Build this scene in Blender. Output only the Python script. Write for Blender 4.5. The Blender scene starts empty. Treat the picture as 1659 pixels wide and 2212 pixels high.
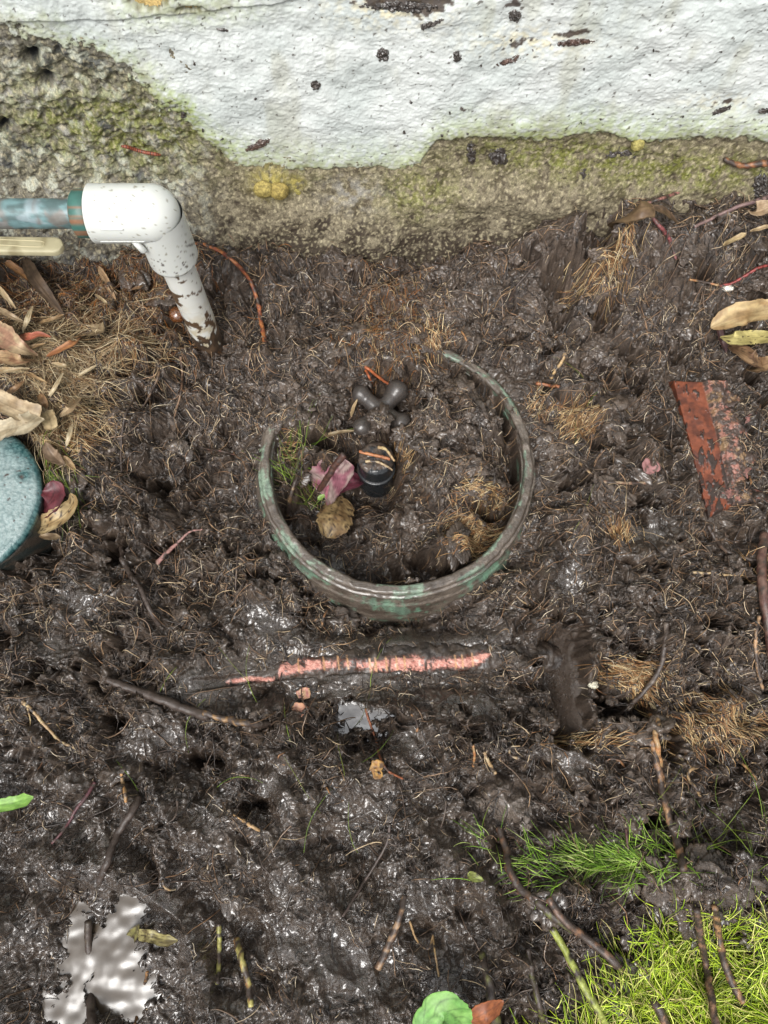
import bpy, math, random
import numpy as np
random.seed(7); RNG = np.random.default_rng(11)
SC = bpy.context.scene
COL = SC.collection
# ------------------------------------------------------------------ camera, sky, sun, exposure
H = 0.70; TILT = math.radians(18.0); F = 1671.0; CU, CV = 829.5, 1106.0
cam_d = bpy.data.cameras.new('camera'); cam = bpy.data.objects.new('camera', cam_d); COL.objects.link(cam)
cam.location = (0, 0, H); cam.rotation_euler = (TILT, 0, 0)
cam_d.sensor_fit = 'VERTICAL'; cam_d.angle = 2 * math.atan(1106 / F); cam_d.clip_start = 0.01; cam_d.clip_end = 100
SC.camera = cam
world = bpy.data.worlds.new('World'); SC.world = world; world.use_nodes = True
SUN_EL = math.radians(58); SUN_AZ = math.atan2(-0.35, -1.0)      # towards the sun, clockwise from +y
wn = world.node_tree.nodes; wl = world.node_tree.links; wn.clear()
wo = wn.new('ShaderNodeOutputWorld'); wb = wn.new('ShaderNodeBackground'); ws = wn.new('ShaderNodeTexSky')
ws.sky_type = 'NISHITA'; ws.sun_disc = False; ws.sun_elevation = SUN_EL; ws.sun_rotation = SUN_AZ
ws.dust_density = 4.0; ws.air_density = 1.0; ws.ozone_density = 1.0
wh = wn.new('ShaderNodeHueSaturation'); wh.inputs['Saturation'].default_value = 0.10
wl.new(ws.outputs[0], wh.inputs['Color']); wl.new(wh.outputs[0], wb.inputs['Color']); wl.new(wb.outputs[0], wo.inputs['Surface'])
wb.inputs['Strength'].default_value = 0.15
sd = bpy.data.lights.new('sun', 'SUN'); sun = bpy.data.objects.new('sun', sd); COL.objects.link(sun)
sd.energy = 1.9; sd.angle = math.radians(26); sd.color = (1.0, 0.97, 0.93)
sdir = (math.sin(SUN_AZ) * math.cos(SUN_EL), math.cos(SUN_AZ) * math.cos(SUN_EL), math.sin(SUN_EL))
from mathutils import Vector
sun.rotation_euler = Vector(sdir).to_track_quat('Z', 'Y').to_euler(); sun.location = (0, 0, 3)
SC.view_settings.view_transform = 'Standard'; SC.view_settings.look = 'None'; SC.view_settings.gamma = 1
SC.view_settings.exposure = 0.55

# ------------------------------------------------------------------ projection helpers (measuring the photograph)
ct, st_ = math.cos(TILT), math.sin(TILT)
def proj(x, y, z):
    dz = z - H
    depth = y * st_ - dz * ct
    b = (y * ct + dz * st_) / depth
    return CU + F * x / depth, CV - F * b
def at(u, v, z=0.0):
    a = (u - CU) / F; b = -(v - CV) / F
    dy = b * ct + st_; dz = b * st_ - ct
    s = (z - H) / dz
    return a * s, dy * s
def at_wall(u, v, y):
    a = (u - CU) / F; b = -(v - CV) / F
    dy = b * ct + st_; dz = b * st_ - ct
    s = y / dy
    return a * s, H + dz * s
PX = 0.00043                                                      # metres per photo unit at the ground
# ------------------------------------------------------------------ noise
def _h(ix, iy, seed):
    h = (ix.astype(np.int64) * 374761393 + iy.astype(np.int64) * 668265263 + seed * 974634777) & 0xFFFFFFFF
    h = ((h ^ (h >> 13)) * 1274126177) & 0xFFFFFFFF
    return (h ^ (h >> 16)) & 0xFFFFFFFF
def pn(x, y, seed=0):
    x = np.asarray(x, np.float64); y = np.asarray(y, np.float64)
    ix = np.floor(x); iy = np.floor(y); fx = x - ix; fy = y - iy
    u = fx * fx * fx * (fx * (fx * 6 - 15) + 10); w = fy * fy * fy * (fy * (fy * 6 - 15) + 10)
    def g(dx, dy):
        a = _h(ix + dx, iy + dy, seed).astype(np.float64) * (2 * math.pi / 4294967296.0)
        return np.cos(a) * (fx - dx) + np.sin(a) * (fy - dy)
    n = (g(0, 0) * (1 - u) + g(1, 0) * u) * (1 - w) + (g(0, 1) * (1 - u) + g(1, 1) * u) * w
    return n * 1.5
def fbm(x, y, s, seed=0, o=3, gain=0.5):
    r = 0; a = 1; t = 0
    for k in range(o):
        r = r + a * pn(x / s, y / s, seed + k * 17); t += a; a *= gain; s *= 0.5
    return r / t * 1.3
def billow(x, y, s, seed=0): return np.abs(pn(x / s, y / s, seed)) * 1.6
def worley(x, y, s, seed=0):
    x = x / s; y = y / s; ix = np.floor(x); iy = np.floor(y)
    best = np.full(x.shape, 9.0); idv = np.zeros(x.shape)
    for dx in (-1, 0, 1):
        for dy in (-1, 0, 1):
            h = _h(ix + dx, iy + dy, seed)
            px = ix + dx + (h & 0xFFFF) / 65535.0; py = iy + dy + ((h >> 16) & 0xFFFF) / 65535.0
            d = (px - x) ** 2 + (py - y) ** 2
            m = d < best; best = np.where(m, d, best); idv = np.where(m, (h % 1000) / 1000.0, idv)
    return np.sqrt(best), idv
def ss(a, b, x):
    t = np.clip((x - a) / (b - a), 0, 1); return t * t * (3 - 2 * t)
def ga(U, V, u0, v0, su, sv, rot=0):
    if rot:
        c, s = math.cos(math.radians(rot)), math.sin(math.radians(rot))
        du, dv = U - u0, V - v0
        return np.exp(-((du * c + dv * s) / su) ** 2 - ((-du * s + dv * c) / sv) ** 2)
    return np.exp(-((U - u0) / su) ** 2 - ((V - v0) / sv) ** 2)
def lin(c):
    c = np.asarray(c, np.float64) / 255.0
    return np.where(c <= 0.04045, c / 12.92, ((c + 0.055) / 1.055) ** 2.4)
def linp(c): 
    c = lin(c); g = c @ np.array([.3, .5, .2]); return (c * .85 + g * .15) * .62
def mixc(a, b, m):
    m = np.asarray(m)[..., None]; return a * (1 - m) + b * m

# ------------------------------------------------------------------ materials
def mat(name, rough=0.5, bump=((1500, 0.3),), bdist=0.001, spec=0.5, var=0.25, vscale=300, coat=0, metal=0, rattr=False, ior=1.5, trans=0, rvar=0.1, sss=0):
    m = bpy.data.materials.new(name); m.use_nodes = True
    n = m.node_tree.nodes; l = m.node_tree.links; b = n['Principled BSDF']
    at_ = n.new('ShaderNodeAttribute'); at_.attribute_name = 'Col'
    tc = n.new('ShaderNodeTexCoord')
    nz = n.new('ShaderNodeTexNoise'); nz.inputs['Scale'].default_value = vscale; nz.inputs['Detail'].default_value = 4
    l.new(tc.outputs['Object'], nz.inputs['Vector'])
    mr = n.new('ShaderNodeMapRange'); mr.inputs['To Min'].default_value = 1 - var; mr.inputs['To Max'].default_value = 1 + var
    mr.inputs['From Min'].default_value = 0.3; mr.inputs['From Max'].default_value = 0.7
    l.new(nz.outputs[0], mr.inputs['Value'])
    vm = n.new('ShaderNodeVectorMath'); vm.operation = 'SCALE'
    l.new(at_.outputs['Color'], vm.inputs[0]); l.new(mr.outputs[0], vm.inputs['Scale'])
    l.new(vm.outputs[0], b.inputs['Base Color'])
    b.inputs['Roughness'].default_value = rough; b.inputs['Specular IOR Level'].default_value = spec
    b.inputs['Metallic'].default_value = metal; b.inputs['IOR'].default_value = ior
    b.inputs['Coat Weight'].default_value = coat; b.inputs['Coat Roughness'].default_value = 0.16
    if rattr or rvar:
        n2 = n.new('ShaderNodeTexNoise'); n2.inputs['Scale'].default_value = vscale * 0.37; n2.inputs['Detail'].default_value = 3
        l.new(tc.outputs['Object'], n2.inputs['Vector'])
        m2 = n.new('ShaderNodeMapRange'); m2.inputs['From Min'].default_value = 0.3; m2.inputs['From Max'].default_value = 0.7
        m2.inputs['To Min'].default_value = -rvar; m2.inputs['To Max'].default_value = rvar
        l.new(n2.outputs[0], m2.inputs['Value'])
        ad = n.new('ShaderNodeMath'); ad.operation = 'ADD'; ad.use_clamp = True
        if rattr: l.new(at_.outputs['Alpha'], ad.inputs[0])
        else: ad.inputs[0].default_value = rough
        l.new(m2.outputs[0], ad.inputs[1]); l.new(ad.outputs[0], b.inputs['Roughness'])
    prev = None
    for k, (sc, stg) in enumerate(bump):
        nb = n.new('ShaderNodeTexNoise'); nb.inputs['Scale'].default_value = sc; nb.inputs['Detail'].default_value = 3
        l.new(tc.outputs['Object'], nb.inputs['Vector'])
        bp = n.new('ShaderNodeBump'); bp.inputs['Strength'].default_value = stg; bp.inputs['Distance'].default_value = bdist
        l.new(nb.outputs[0], bp.inputs['Height'])
        if prev: l.new(prev.outputs[0], bp.inputs['Normal'])
        prev = bp
    if prev: l.new(prev.outputs[0], b.inputs['Normal'])
    if sss:
        b.inputs['Subsurface Weight'].default_value = sss; b.inputs['Subsurface Radius'].default_value = (0.002, 0.0015, 0.0008)
    return m
M_MUD = mat('wet_mud', 0.4, ((420, 0.5), (1100, 0.7)), 0.0020, 0.5, 0.4, 700, rattr=True, rvar=0.14, coat=1.0)
_n = M_MUD.node_tree.nodes; _l = M_MUD.node_tree.links
_at = [q for q in _n if q.type == 'ATTRIBUTE'][0]; _mr = _n.new('ShaderNodeMapRange'); _mr.inputs['From Min'].default_value = .22; _mr.inputs['From Max'].default_value = .50
_mr.inputs['To Min'].default_value = 1.0; _mr.inputs['To Max'].default_value = .42; _l.new(_at.outputs['Alpha'], _mr.inputs['Value']); _l.new(_mr.outputs[0], _n['Principled BSDF'].inputs['Coat Weight'])
M_MUD.node_tree.nodes['Principled BSDF'].inputs['Coat Roughness'].default_value = 0.2; M_MUD.node_tree.nodes['Principled BSDF'].inputs['Coat IOR'].default_value = 1.6
M_MFIB = mat('muddy_fibre', 0.4, ((900, 0.5),), 0.0006, 0.5, 0.3, 500, coat=0.35)
M_FIB = mat('root_fibre', 0.5, ((900, 0.3),), 0.0004, 0.5, 0.2, 400)
M_BARK = mat('root_bark', 0.42, ((500, 0.4), (1500, 0.4)), 0.0008, 0.5, 0.3, 350)
M_LEAF = mat('dead_leaf', 0.5, ((600, 0.3),), 0.0005, 0.4, 0.22, 220)
M_WALL = mat('painted_render', 0.55, ((450, 0.35), (1200, 0.25)), 0.0008, 0.35, 0.04, 300)
M_CONC = mat('mossy_concrete', 0.75, ((500, 0.5), (1400, 0.5)), 0.0012, 0.3, 0.35, 700)
M_PVC = mat('white_plastic', 0.34, ((60, 0.05),), 0.0006, 0.5, 0.02, 60, sss=0.1)
M_COPPER = mat('patinated_copper', 0.45, ((300, 0.2),), 0.0005, 0.5, 0.18, 150)
M_CREAM = mat('cream_plastic', 0.4, ((150, 0.08),), 0.0005, 0.5, 0.06, 90)
M_BLACK = mat('black_rubber', 0.3, ((500, 0.3),), 0.0006, 0.5, 0.2, 250)
M_BOX = mat('green_plastic', 0.35, ((420, 0.6), (1200, 0.6)), 0.0012, 0.5, 0.3, 500, coat=.6)
M_GRASS = mat('grass_blade', 0.45, (), 0, 0.4, 0.15, 120)
M_BRICK = mat('red_brick', 0.45, ((300, 0.25), (1000, 0.2)), 0.0006, 0.4, 0.2, 300)
def water_mat(name, col, wav, dist, ior=1.9):
    m = mat(name, 0.03, ((38, wav), (110, wav * .35)), dist, 0.5, 0.15, 60, rvar=0.02, ior=ior); return m
M_WATER = water_mat('muddy_water', None, 0.22, 0.004, 3.0)

# ------------------------------------------------------------------ mesh builders
def mesh(name, V, Q, C=None, material=None, smooth=True):
    V = np.ascontiguousarray(V, np.float32); Q = np.ascontiguousarray(Q, np.int32)
    me = bpy.data.meshes.new(name); k = Q.shape[1]
    me.vertices.add(len(V)); me.vertices.foreach_set('co', V.ravel())
    me.loops.add(Q.size); me.loops.foreach_set('vertex_index', Q.ravel())
    me.polygons.add(len(Q)); me.polygons.foreach_set('loop_start', np.arange(0, Q.size, k, dtype=np.int32))
    if smooth: me.polygons.foreach_set('use_smooth', np.ones(len(Q), bool))
    if C is not None:
        C = np.asarray(C, np.float32)
        if C.ndim == 1: C = np.tile(C, (len(V), 1))
        if C.shape[1] == 3: C = np.hstack([C, np.ones((len(C), 1), np.float32)])
        a = me.color_attributes.new('Col', 'FLOAT_COLOR', 'POINT'); a.data.foreach_set('color', np.ascontiguousarray(C, np.float32).ravel())
    me.update(calc_edges=True)
    if material: me.materials.append(material)
    return me
def tag(o, label=None, cat=None, group=None, kind=None):
    if label: o['label'] = label
    if cat: o['category'] = cat
    if group: o['group'] = group
    if kind: o['kind'] = kind
    return o
def link(name, me, parent=None, loc=None):
    o = bpy.data.objects.new(name, me); COL.objects.link(o)
    if parent: o.parent = parent
    if loc is not None: o.location = loc
    return o
def empty(name, loc, label, cat, group=None):
    o = bpy.data.objects.new(name, None); COL.objects.link(o); o.location = loc; o.empty_display_size = 0.01
    return tag(o, label, cat, group)
def obj(name, V, Q, C, m, parent=None, org=None, **kw):
    """V in world coordinates; origin set to org (or the base centre); parents sit at their own location unrotated"""
    V = np.asarray(V, np.float64)
    if parent is not None:
        org = np.array(parent.location); pl = np.zeros(3)
    else:
        if org is None: org = np.array([V[:, 0].mean(), V[:, 1].mean(), V[:, 2].min()])
        pl = org
    me = mesh(name, V - org, Q, C, m, **kw)
    return link(name, me, parent, pl)
def gridq(nu, nv, wrap=False):
    i = np.arange(nu - 1)[:, None]; j = np.arange(nv if wrap else nv - 1)[None, :]
    j2 = (j + 1) % nv
    return np.stack([i * nv + j, (i + 1) * nv + j, (i + 1) * nv + j2, i * nv + j2], -1).reshape(-1, 4)
def box_part(lo, hi):
    x0, y0, z0 = lo; x1, y1, z1 = hi
    V = np.array([(x, y, z) for x in (x0, x1) for y in (y0, y1) for z in (z0, z1)])
    Q = np.array([(0, 1, 3, 2), (4, 6, 7, 5), (0, 4, 5, 1), (2, 3, 7, 6), (0, 2, 6, 4), (1, 5, 7, 3)])
    return V, Q

# ------------------------------------------------------------------ the mud: one sheet
RC = at(857, 994, 0.0); RR = 0.1325                                # valve box rim centre and radius
STEP = 0.00078
def axis(a, b, lo, hi):
    core = np.arange(a, b, STEP)
    def out(n, L):
        t = np.linspace(0, 1, n + 1)[1:]; return L * t ** 2.2 + t * 0.01
    left = a - out(34, a - lo)[::-1] if lo < a else np.array([])
    right = core[-1] + out(34, hi - b) if hi > b else np.array([])
    return np.concatenate([left, core, right])
GX = axis(-0.46, 0.46, -2.5, 2.5); GY = axis(-0.235, 0.552, -2.5, 0.5)
X, Y = np.meshgrid(GX, GY, indexing='ij')
far = np.maximum(ss(0.47, 0.6, np.abs(X)), ss(-0.24, -0.36, Y))
U, V_ = proj(X, Y, 0.0)
U = np.clip(U, -400, 2100); V = np.clip(V_, -100, 2700)
wx = X + 0.006 * fbm(X, Y, 0.03, 5, 2); wy = Y + 0.006 * fbm(X, Y, 0.03, 9, 2)
Uw = U + 26 * fbm(X, Y, 0.03, 21, 3); Vw = V + 26 * fbm(X, Y, 0.03, 25, 3)
# smoothness (smeared wet mud) mask
S = np.zeros_like(X)
for a in [(860, 1372, 330, 26, 0), (800, 1430, 340, 40, -3), (760, 1500, 240, 22, 0), (1235, 1470, 38, 130, -6), (770, 2090, 130, 110, 0), (1250, 1640, 70, 50, 0), (1085, 1745, 62, 40, 0),
          (1400, 1150, 70, 45, 0), (560, 1330, 110, 40, 10), (700, 1190, 60, 40, 0), (330, 1950, 90, 60, 0), (210, 2080, 150, 170, 0),
          (620, 2050, 60, 70, 0), (900, 1960, 60, 90, 20), (1020, 1520, 100, 30, 0), (330, 1600, 80, 50, 0), (600, 1700, 50, 40, 40), (180, 1300, 70, 50, 0),
          (880, 1600, 60, 40, 0), (430, 1480, 70, 40, 10), (1240, 1240, 40, 60, 0), (980, 2130, 100, 60, 0), (130, 1400, 50, 30, 0)]:
    S = np.maximum(S, ga(Uw, Vw, *a))
S = np.maximum(S, 0.42 * ss(1500, 1800, V) * ss(1300, 900, U))
S = np.clip(S * 1.15 + 0.25 * fbm(X, Y, 0.05, 31, 2) * (S > 0.02), 0, 1)
S = np.clip(S, 0.06, 1)
rough_m = 1 - 0.92 * S
# large forms
h0 = np.zeros_like(X)
for (u0, v0, su, sv, hh, rot) in [
    (1350, 560, 330, 110, 0.030, -8), (1100, 600, 160, 70, 0.012, 0), (420, 1040, 120, 130, -0.040, 0), (420, 1240, 150, 60, -0.020, 20), (500, 1130, 40, 140, -0.016, 0),
    (850, 1350, 330, 75, -0.030, 0), (850, 1440, 380, 70, -0.018, 0), (790, 1560, 110, 50, -0.020, 0), (330, 1650, 140, 70, -0.018, 0), (210, 2090, 150, 170, -0.020, 0),
    (770, 2090, 130, 120, -0.008, 0), (1085, 1735, 75, 50, 0.014, 0), (1470, 1890, 120, 50, 0.026, 0), (1250, 1930, 130, 50, 0.012, 15),
    (90, 800, 170, 170, 0.012, 0), (600, 1680, 60, 100, 0.012, -40), (1000, 1490, 130, 25, 0.006, 0), (560, 1900, 200, 60, 0.010, 0),
    (1520, 1300, 150, 120, 0.014, 0), (1240, 1060, 60, 170, 0.006, 0), (60, 1500, 90, 90, 0.012, 0), (730, 640, 200, 60, 0.006, 0), (452, 742, 36, 22, 0.012, 0),
    (1370, 1700, 90, 120, 0.010, 0), (150, 1850, 80, 60, 0.012, 0), (1150, 2080, 120, 60, 0.006, 0), (1560, 2100, 200, 130, -0.012, 0), (1270, 1865, 120, 40, -0.016, 0),
    (900, 1500, 30, 20, 0.004, 0)]:
    h0 += hh * ga(Uw, Vw, u0, v0, su, sv, rot)
h0 += .080 * ss(.08, .24, X + .03 * fbm(X, Y, .06, 177, 2)) * ss(.385, .505, Y) ** 1.3 + .036 * ga(X, 0 * X, -.17, 0, .10, 1) * ss(.44, .505, Y)
# shovel cut: ground falls steeply towards the trench along the slab
h0 += -0.026 * ss(1262, 1212, U + 0.12 * (V - 1470)) * ga(U, V, 1180, 1475, 150, 125) 
# detail
qx = X * .8 + Y * .6; qy = -X * .6 + Y * .8
low = ss(1480, 1700, V)
big = 0.011 * fbm(wx, wy, 0.085, 41, 3) + (0.4 + 0.6 * low) * (0.018 * (1 - np.abs(pn(qx / .075 + 3, qy / .20 + wy * 3, 43)) * 2.2) * (1 - 0.4 * ss(1250, 1400, U)) - 0.010) + 0.006 * low * (1 - np.abs(pn(qx / .032 + 8, qy / .085, 45)) * 2.4)
w0, _ = worley(wx + .004 * fbm(X, Y, .012, 55, 2), wy, .021, 57); mid = 0.0075 * (.55 - w0) + 0.022 * (billow(wx, wy, 0.034, 51) - 0.45) + 0.006 * (billow(wx, wy, 0.016, 52) - 0.45)
w1, _ = worley(wx + 0.002 * fbm(X, Y, 0.01, 77, 2), wy, 0.0095, 61); crumb = 0.0060 * (0.55 - w1)
w2, _ = worley(wx, wy, 0.0038, 63); crumb2 = 0.0027 * (0.55 - w2)
fine = 0.0030 * fbm(X, Y, 0.0042, 71, 4, 0.8)
rx = X + 0.010 * fbm(X, Y, 0.025, 151, 2); ry = Y + 0.010 * fbm(X, Y, 0.025, 153, 2)
def ridge(sc, sd, p=3.0): return np.clip(1 - np.abs(pn(rx / sc, ry / sc, sd)) * 2.6, 0, 1) ** p
strand = 0.0055 * ridge(0.030, 161, 4) + 0.0045 * ridge(0.017, 163) + 0.0028 * ridge(0.009, 165)
act = ss(-0.35, 0.35, fbm(X, Y, 0.06, 81, 2))
smear = 0.0016 * fbm(X * 0.55 + Y * 0.15, Y, 0.012, 91, 3) + 0.004 * fbm(X, Y, 0.04, 95, 2) + 0.0009 * fbm(X, Y, 0.004, 97, 3)
hole = ss(0.30, 0.55, fbm(wx, wy, 0.030, 101, 2) + 0.22 * fbm(wx, wy, 0.006, 103, 3) - 0.25 * ridge(0.017, 163, 2)) * rough_m
hd = big + rough_m * (mid * (0.6 + 0.55 * act) + 0.6 * crumb * (0.5 + 0.6 * act) + crumb2 + fine + strand) + S * smear - 0.030 * hole * ss(-.2, .25, fbm(X, Y, .11, 175, 2) + .25 * ss(1100, 1250, U)) * (1 - .8 * low)
Uh = Uw * .5 + U * .5 + 16 * fbm(X, Y, 0.007, 171, 3); Vh = Vw * .5 + V * .5 + 16 * fbm(X, Y, 0.007, 173, 3)
HM = np.zeros_like(X)
for (u0, v0, su, sv, d) in [(1255, 590, 26, 34, .04), (1185, 640, 26, 20, .03), (1290, 700, 22, 12, .03), (1350, 770, 26, 14, .025), (1135, 610, 18, 12, .025),
        (690, 935, 13, 11, .03), (1015, 932, 11, 8, .02), (1335, 820, 16, 12, .02), (1220, 660, 16, 26, .03), (480, 930, 22, 12, .02), (300, 1430, 16, 10, .02), (1110, 1130, 10, 22, .02),
        (560, 1490, 40, 12, .02), (330, 1030, 30, 16, .03), (540, 1745, 26, 12, .02), (910, 2020, 40, 14, .008), (1250, 1560, 14, 40, .01), (1470, 760, 16, 10, .02), (1405, 930, 16, 20, .02),
        (1380, 1080, 14, 12, .02), (1550, 1700, 20, 10, .02), (80, 1190, 36, 26, .02), (330, 2050, 12, 8, .02), (1075, 1080, 30, 14, .05), (1200, 690, 14, 18, .03), (1120, 560, 18, 8, .02), (1420, 560, 16, 10, .03), (560, 1500, 16, 8, .02), (250, 1560, 20, 10, .03), (430, 1640, 26, 12, .03), (1000, 1980, 30, 10, .008), (240, 1180, 16, 22, .03), (560, 1180, 18, 10, .03), (610, 880, 14, 8, .02), (1300, 960, 16, 10, .03), (1340, 1000, 20, 10, .03), (1480, 660, 14, 10, .03), (1100, 1210, 12, 10, .03), (1310, 1480, 12, 30, .02), (1450, 1600, 14, 40, .03), (1530, 1350, 18, 10, .03), (1410, 1780, 20, 10, .03)]:
    g_ = np.exp(-((Uh - u0) / (su * 1.15)) ** 2 - ((Vh - v0) / (sv * 1.15)) ** 2); hd -= 1.5 * d * g_; HM = np.maximum(HM, g_)
hd *= (1 - 0.6 * far)
steep = ss(.40, .44, Y) * ss(.06, .12, X); hd = np.where(HM < .2, hd * (1 - .5 * steep), hd)
# valve box pit
r = np.hypot(X - RC[0], Y - RC[1]); ang = np.degrees(np.arctan2(Y - RC[1], X - RC[0]))   # 90 = towards the wall
bot = ga(ang, 0 * ang, -90, 0, 75, 1)                                   # near side
top = np.clip(ga(ang, 0 * ang, 120, 0, 50, 1) * 1.2, 0, 1)
rightm = ga(ang, 0 * ang, 10, 0, 50, 1)
left_ = ss(130, 170, np.abs(ang))
# outside the rim
collar = np.exp(-((r - RR) / 0.035) ** 2); collar = np.where(bot > .3, np.maximum(collar, ss(RR + .03, RR + .018, r)), collar)
out_h = -0.034 * bot + 0.012 * top - 0.002 * rightm - 0.013 * left_ * (1 - bot)
outside = h0 * (1 - 0.8 * collar * (1 - bot)) + hd * (1 - 0.55 * collar) + out_h * collar
# inside the rim
mound = ga(Uw, Vw, 985, 950, 125, 190, 0)
mound = np.maximum(mound, 0.75 * ga(Uw, Vw, 980, 1180, 90, 45)); mound = np.maximum(mound, 0.85 * ga(Uw, Vw, 670, 860, 110, 80))
mound = np.maximum(mound, 0.9 * ga(Uw, Vw, 860, 1265, 170, 22)); mound = np.maximum(mound, 0.6 * ga(Uw, Vw, 600, 1000, 40, 70))
mound = np.maximum(mound, 0.7 * ga(Uw, Vw, 690, 970, 70, 40))
mound = np.maximum(mound, .74 * ga(Uw, Vw, 825, 900, 80, 50))
inside = -0.066 + 0.067 * np.clip(mound * 1.3, 0, 1) + hd * (0.5 + 0.6 * mound)
for (u0, v0, su, sv, d) in [(838, 1028, 20, 24, .035), (1050, 1083, 30, 12, .04), (1098, 890, 14, 45, .045), (1130, 990, 12, 60, .03), (905, 815, 40, 16, .03), (1000, 925, 14, 10, .03), (690, 935, 14, 12, .03), (870, 850, 14, 30, .02), (812, 990, 46, 40, .05), (620, 955, 10, 18, .02), (905, 1200, 16, 12, .02), (850, 1030, 40, 30, .02), (735, 1030, 50, 40, .03)]:
    inside -= d * ga(U * .6 + Uw * .4, V * .6 + Vw * .4, u0, v0, su, sv)
inside = np.maximum(inside, -0.1)
ri = RR - 0.0105 + 0.002 * fbm(X, Y, 0.02, 111, 2)
k_in = ss(ri + 0.0015, ri - 0.0015, r)
k_top = np.clip(top * 1.9 - 0.35, 0, 1)                                  # the far rim is buried: no step there
buried = outside * 0.4 + 0.006
Z = outside * (1 - k_in) + k_in * (inside * (1 - k_top * ss(0.075, 0.11, r)) + buried * k_top * ss(0.075, 0.11, r))
# keep mud below the rim where the rim shows
band = ss(0.016, 0.006, np.abs(r - (RR - 0.004))) * (1 - k_top)
rimlim = -0.0030 + 0.020 * fbm(X, Y, 0.020, 115, 3) * (1 - .5 * bot) + .0025 * rightm
Z = Z * (1 - band) + np.minimum(Z, rimlim) * band
# keep mud clear of hard objects: root log, brick top, puddles, lids
slab = ss(50, 28, np.abs(U - (1226 + .07 * (V - 1350))) + 22 * fbm(X, Y, .02, 183, 3)) * ss(1335, 1365, V + .4 * (U - 1226)) * ss(1625, 1590, V + 40 * fbm(X, Y, .02, 185, 3))
Z = Z * (1 - slab) + (-.052 + .030 * ss(1185, 1285, U) + .0006 * fbm(X, Y * .3, .006, 187, 2)) * slab
LOG = np.array([(360, 1490), (430, 1476), (520, 1462), (680, 1442), (860, 1428), (1000, 1424), (1120, 1418), (1230, 1420)], float)
def pdist(Ua, Va, P):
    best = np.full(Ua.shape, 1e9)
    for (a, b), (c, d) in zip(P[:-1], P[1:]):
        L = (c - a) ** 2 + (d - b) ** 2
        t = np.clip(((Ua - a) * (c - a) + (Va - b) * (d - b)) / L, 0, 1)
        best = np.minimum(best, np.hypot(Ua - a - t * (c - a), Va - b - t * (d - b)))
    return best
dl = pdist(U, V, LOG)
kl = ss(18, 8, dl) * ss(380, 520, U) * ss(1160, 1060, U)
Z = Z * (1 - kl) + np.minimum(Z, -0.027) * kl
k2 = ss(95, 45, dl) * ss(380, 520, U) * ss(1160, 1060, U) * (1 - kl)
Z = Z * (1 - 0.85 * k2) + (-0.0215 + 0.25 * hd) * 0.85 * k2
WZ1, WZ2 = -0.040, -0.019                                              # water levels
Up = Uw + 36 * fbm(X, Y, .014, 191, 4, .65); Vp_ = Vw + 36 * fbm(X, Y, .014, 193, 4, .65)
kp = np.clip(1.25 * ga(Up, Vp_, 780, 1548, 52, 24), 0, 1)
Z = np.where(kp > .05, Z * (1 - ss(.05, .5, kp)) + np.minimum(Z, WZ1 - .004) * ss(.05, .5, kp), Z)
kq = np.clip(1.3 * np.maximum.reduce([ga(Up, Vp_, 262, 1968, 40, 34), ga(Up, Vp_, 150, 2070, 26, 80), ga(Up, Vp_, 235, 2075, 34, 60), ga(Up, Vp_, 255, 2170, 52, 46), ga(Up, Vp_, 120, 2190, 34, 30)]), 0, 1)
kq = ss(.1, .8, kq); Z = Z * (1 - kq) + (WZ2 - 0.0015 + 0.35 * hd + .0035 * fbm(X, Y, .03, 151, 3)) * kq
inpd = (np.abs(U - 200) < 185) & (V > 1885) & (kq < .02)
Z = np.where(inpd, np.maximum(Z, WZ2 + .0030 + .8 * (hd - big) + .003 * ss(.02, 0, kq)), Z)
inp1 = (np.abs(U - 772) < 100) & (np.abs(V - 1556) < 60) & (kp < .05)
Z = np.where(inp1, np.maximum(Z, WZ1 + .0045), Z)
# brick bed and the covers at the sides
BR = np.array([(1450, 815), (1510, 820), (1590, 1110), (1530, 1130)], float)
kb = ss(46, 30, pdist(U, V, np.array([(1478, 830), (1560, 1110)], float))); kb = np.maximum(kb, .8 * ga(U, V, 1575, 960, 50, 120, -14))
Z = Z * (1 - kb) + np.minimum(Z, -0.006 + 0.25 * hd) * kb
Z = Z + ss(640, 560, V) * (.010 * fbm(X, Y, .05, 195, 2) + .005 * fbm(X, Y, .016, 197, 3) + .004)
Z = np.where(V < 640, Z * (1 - 0.25 * ss(640, 560, V)), Z)
LC = at(-93, 1076, 0.022); LR = 0.0765
kl2 = ss(LR + 0.003, LR - 0.002, np.hypot(X - LC[0], Y - LC[1]))
Z = Z * (1 - kl2) + np.minimum(Z, -0.01) * kl2
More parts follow.
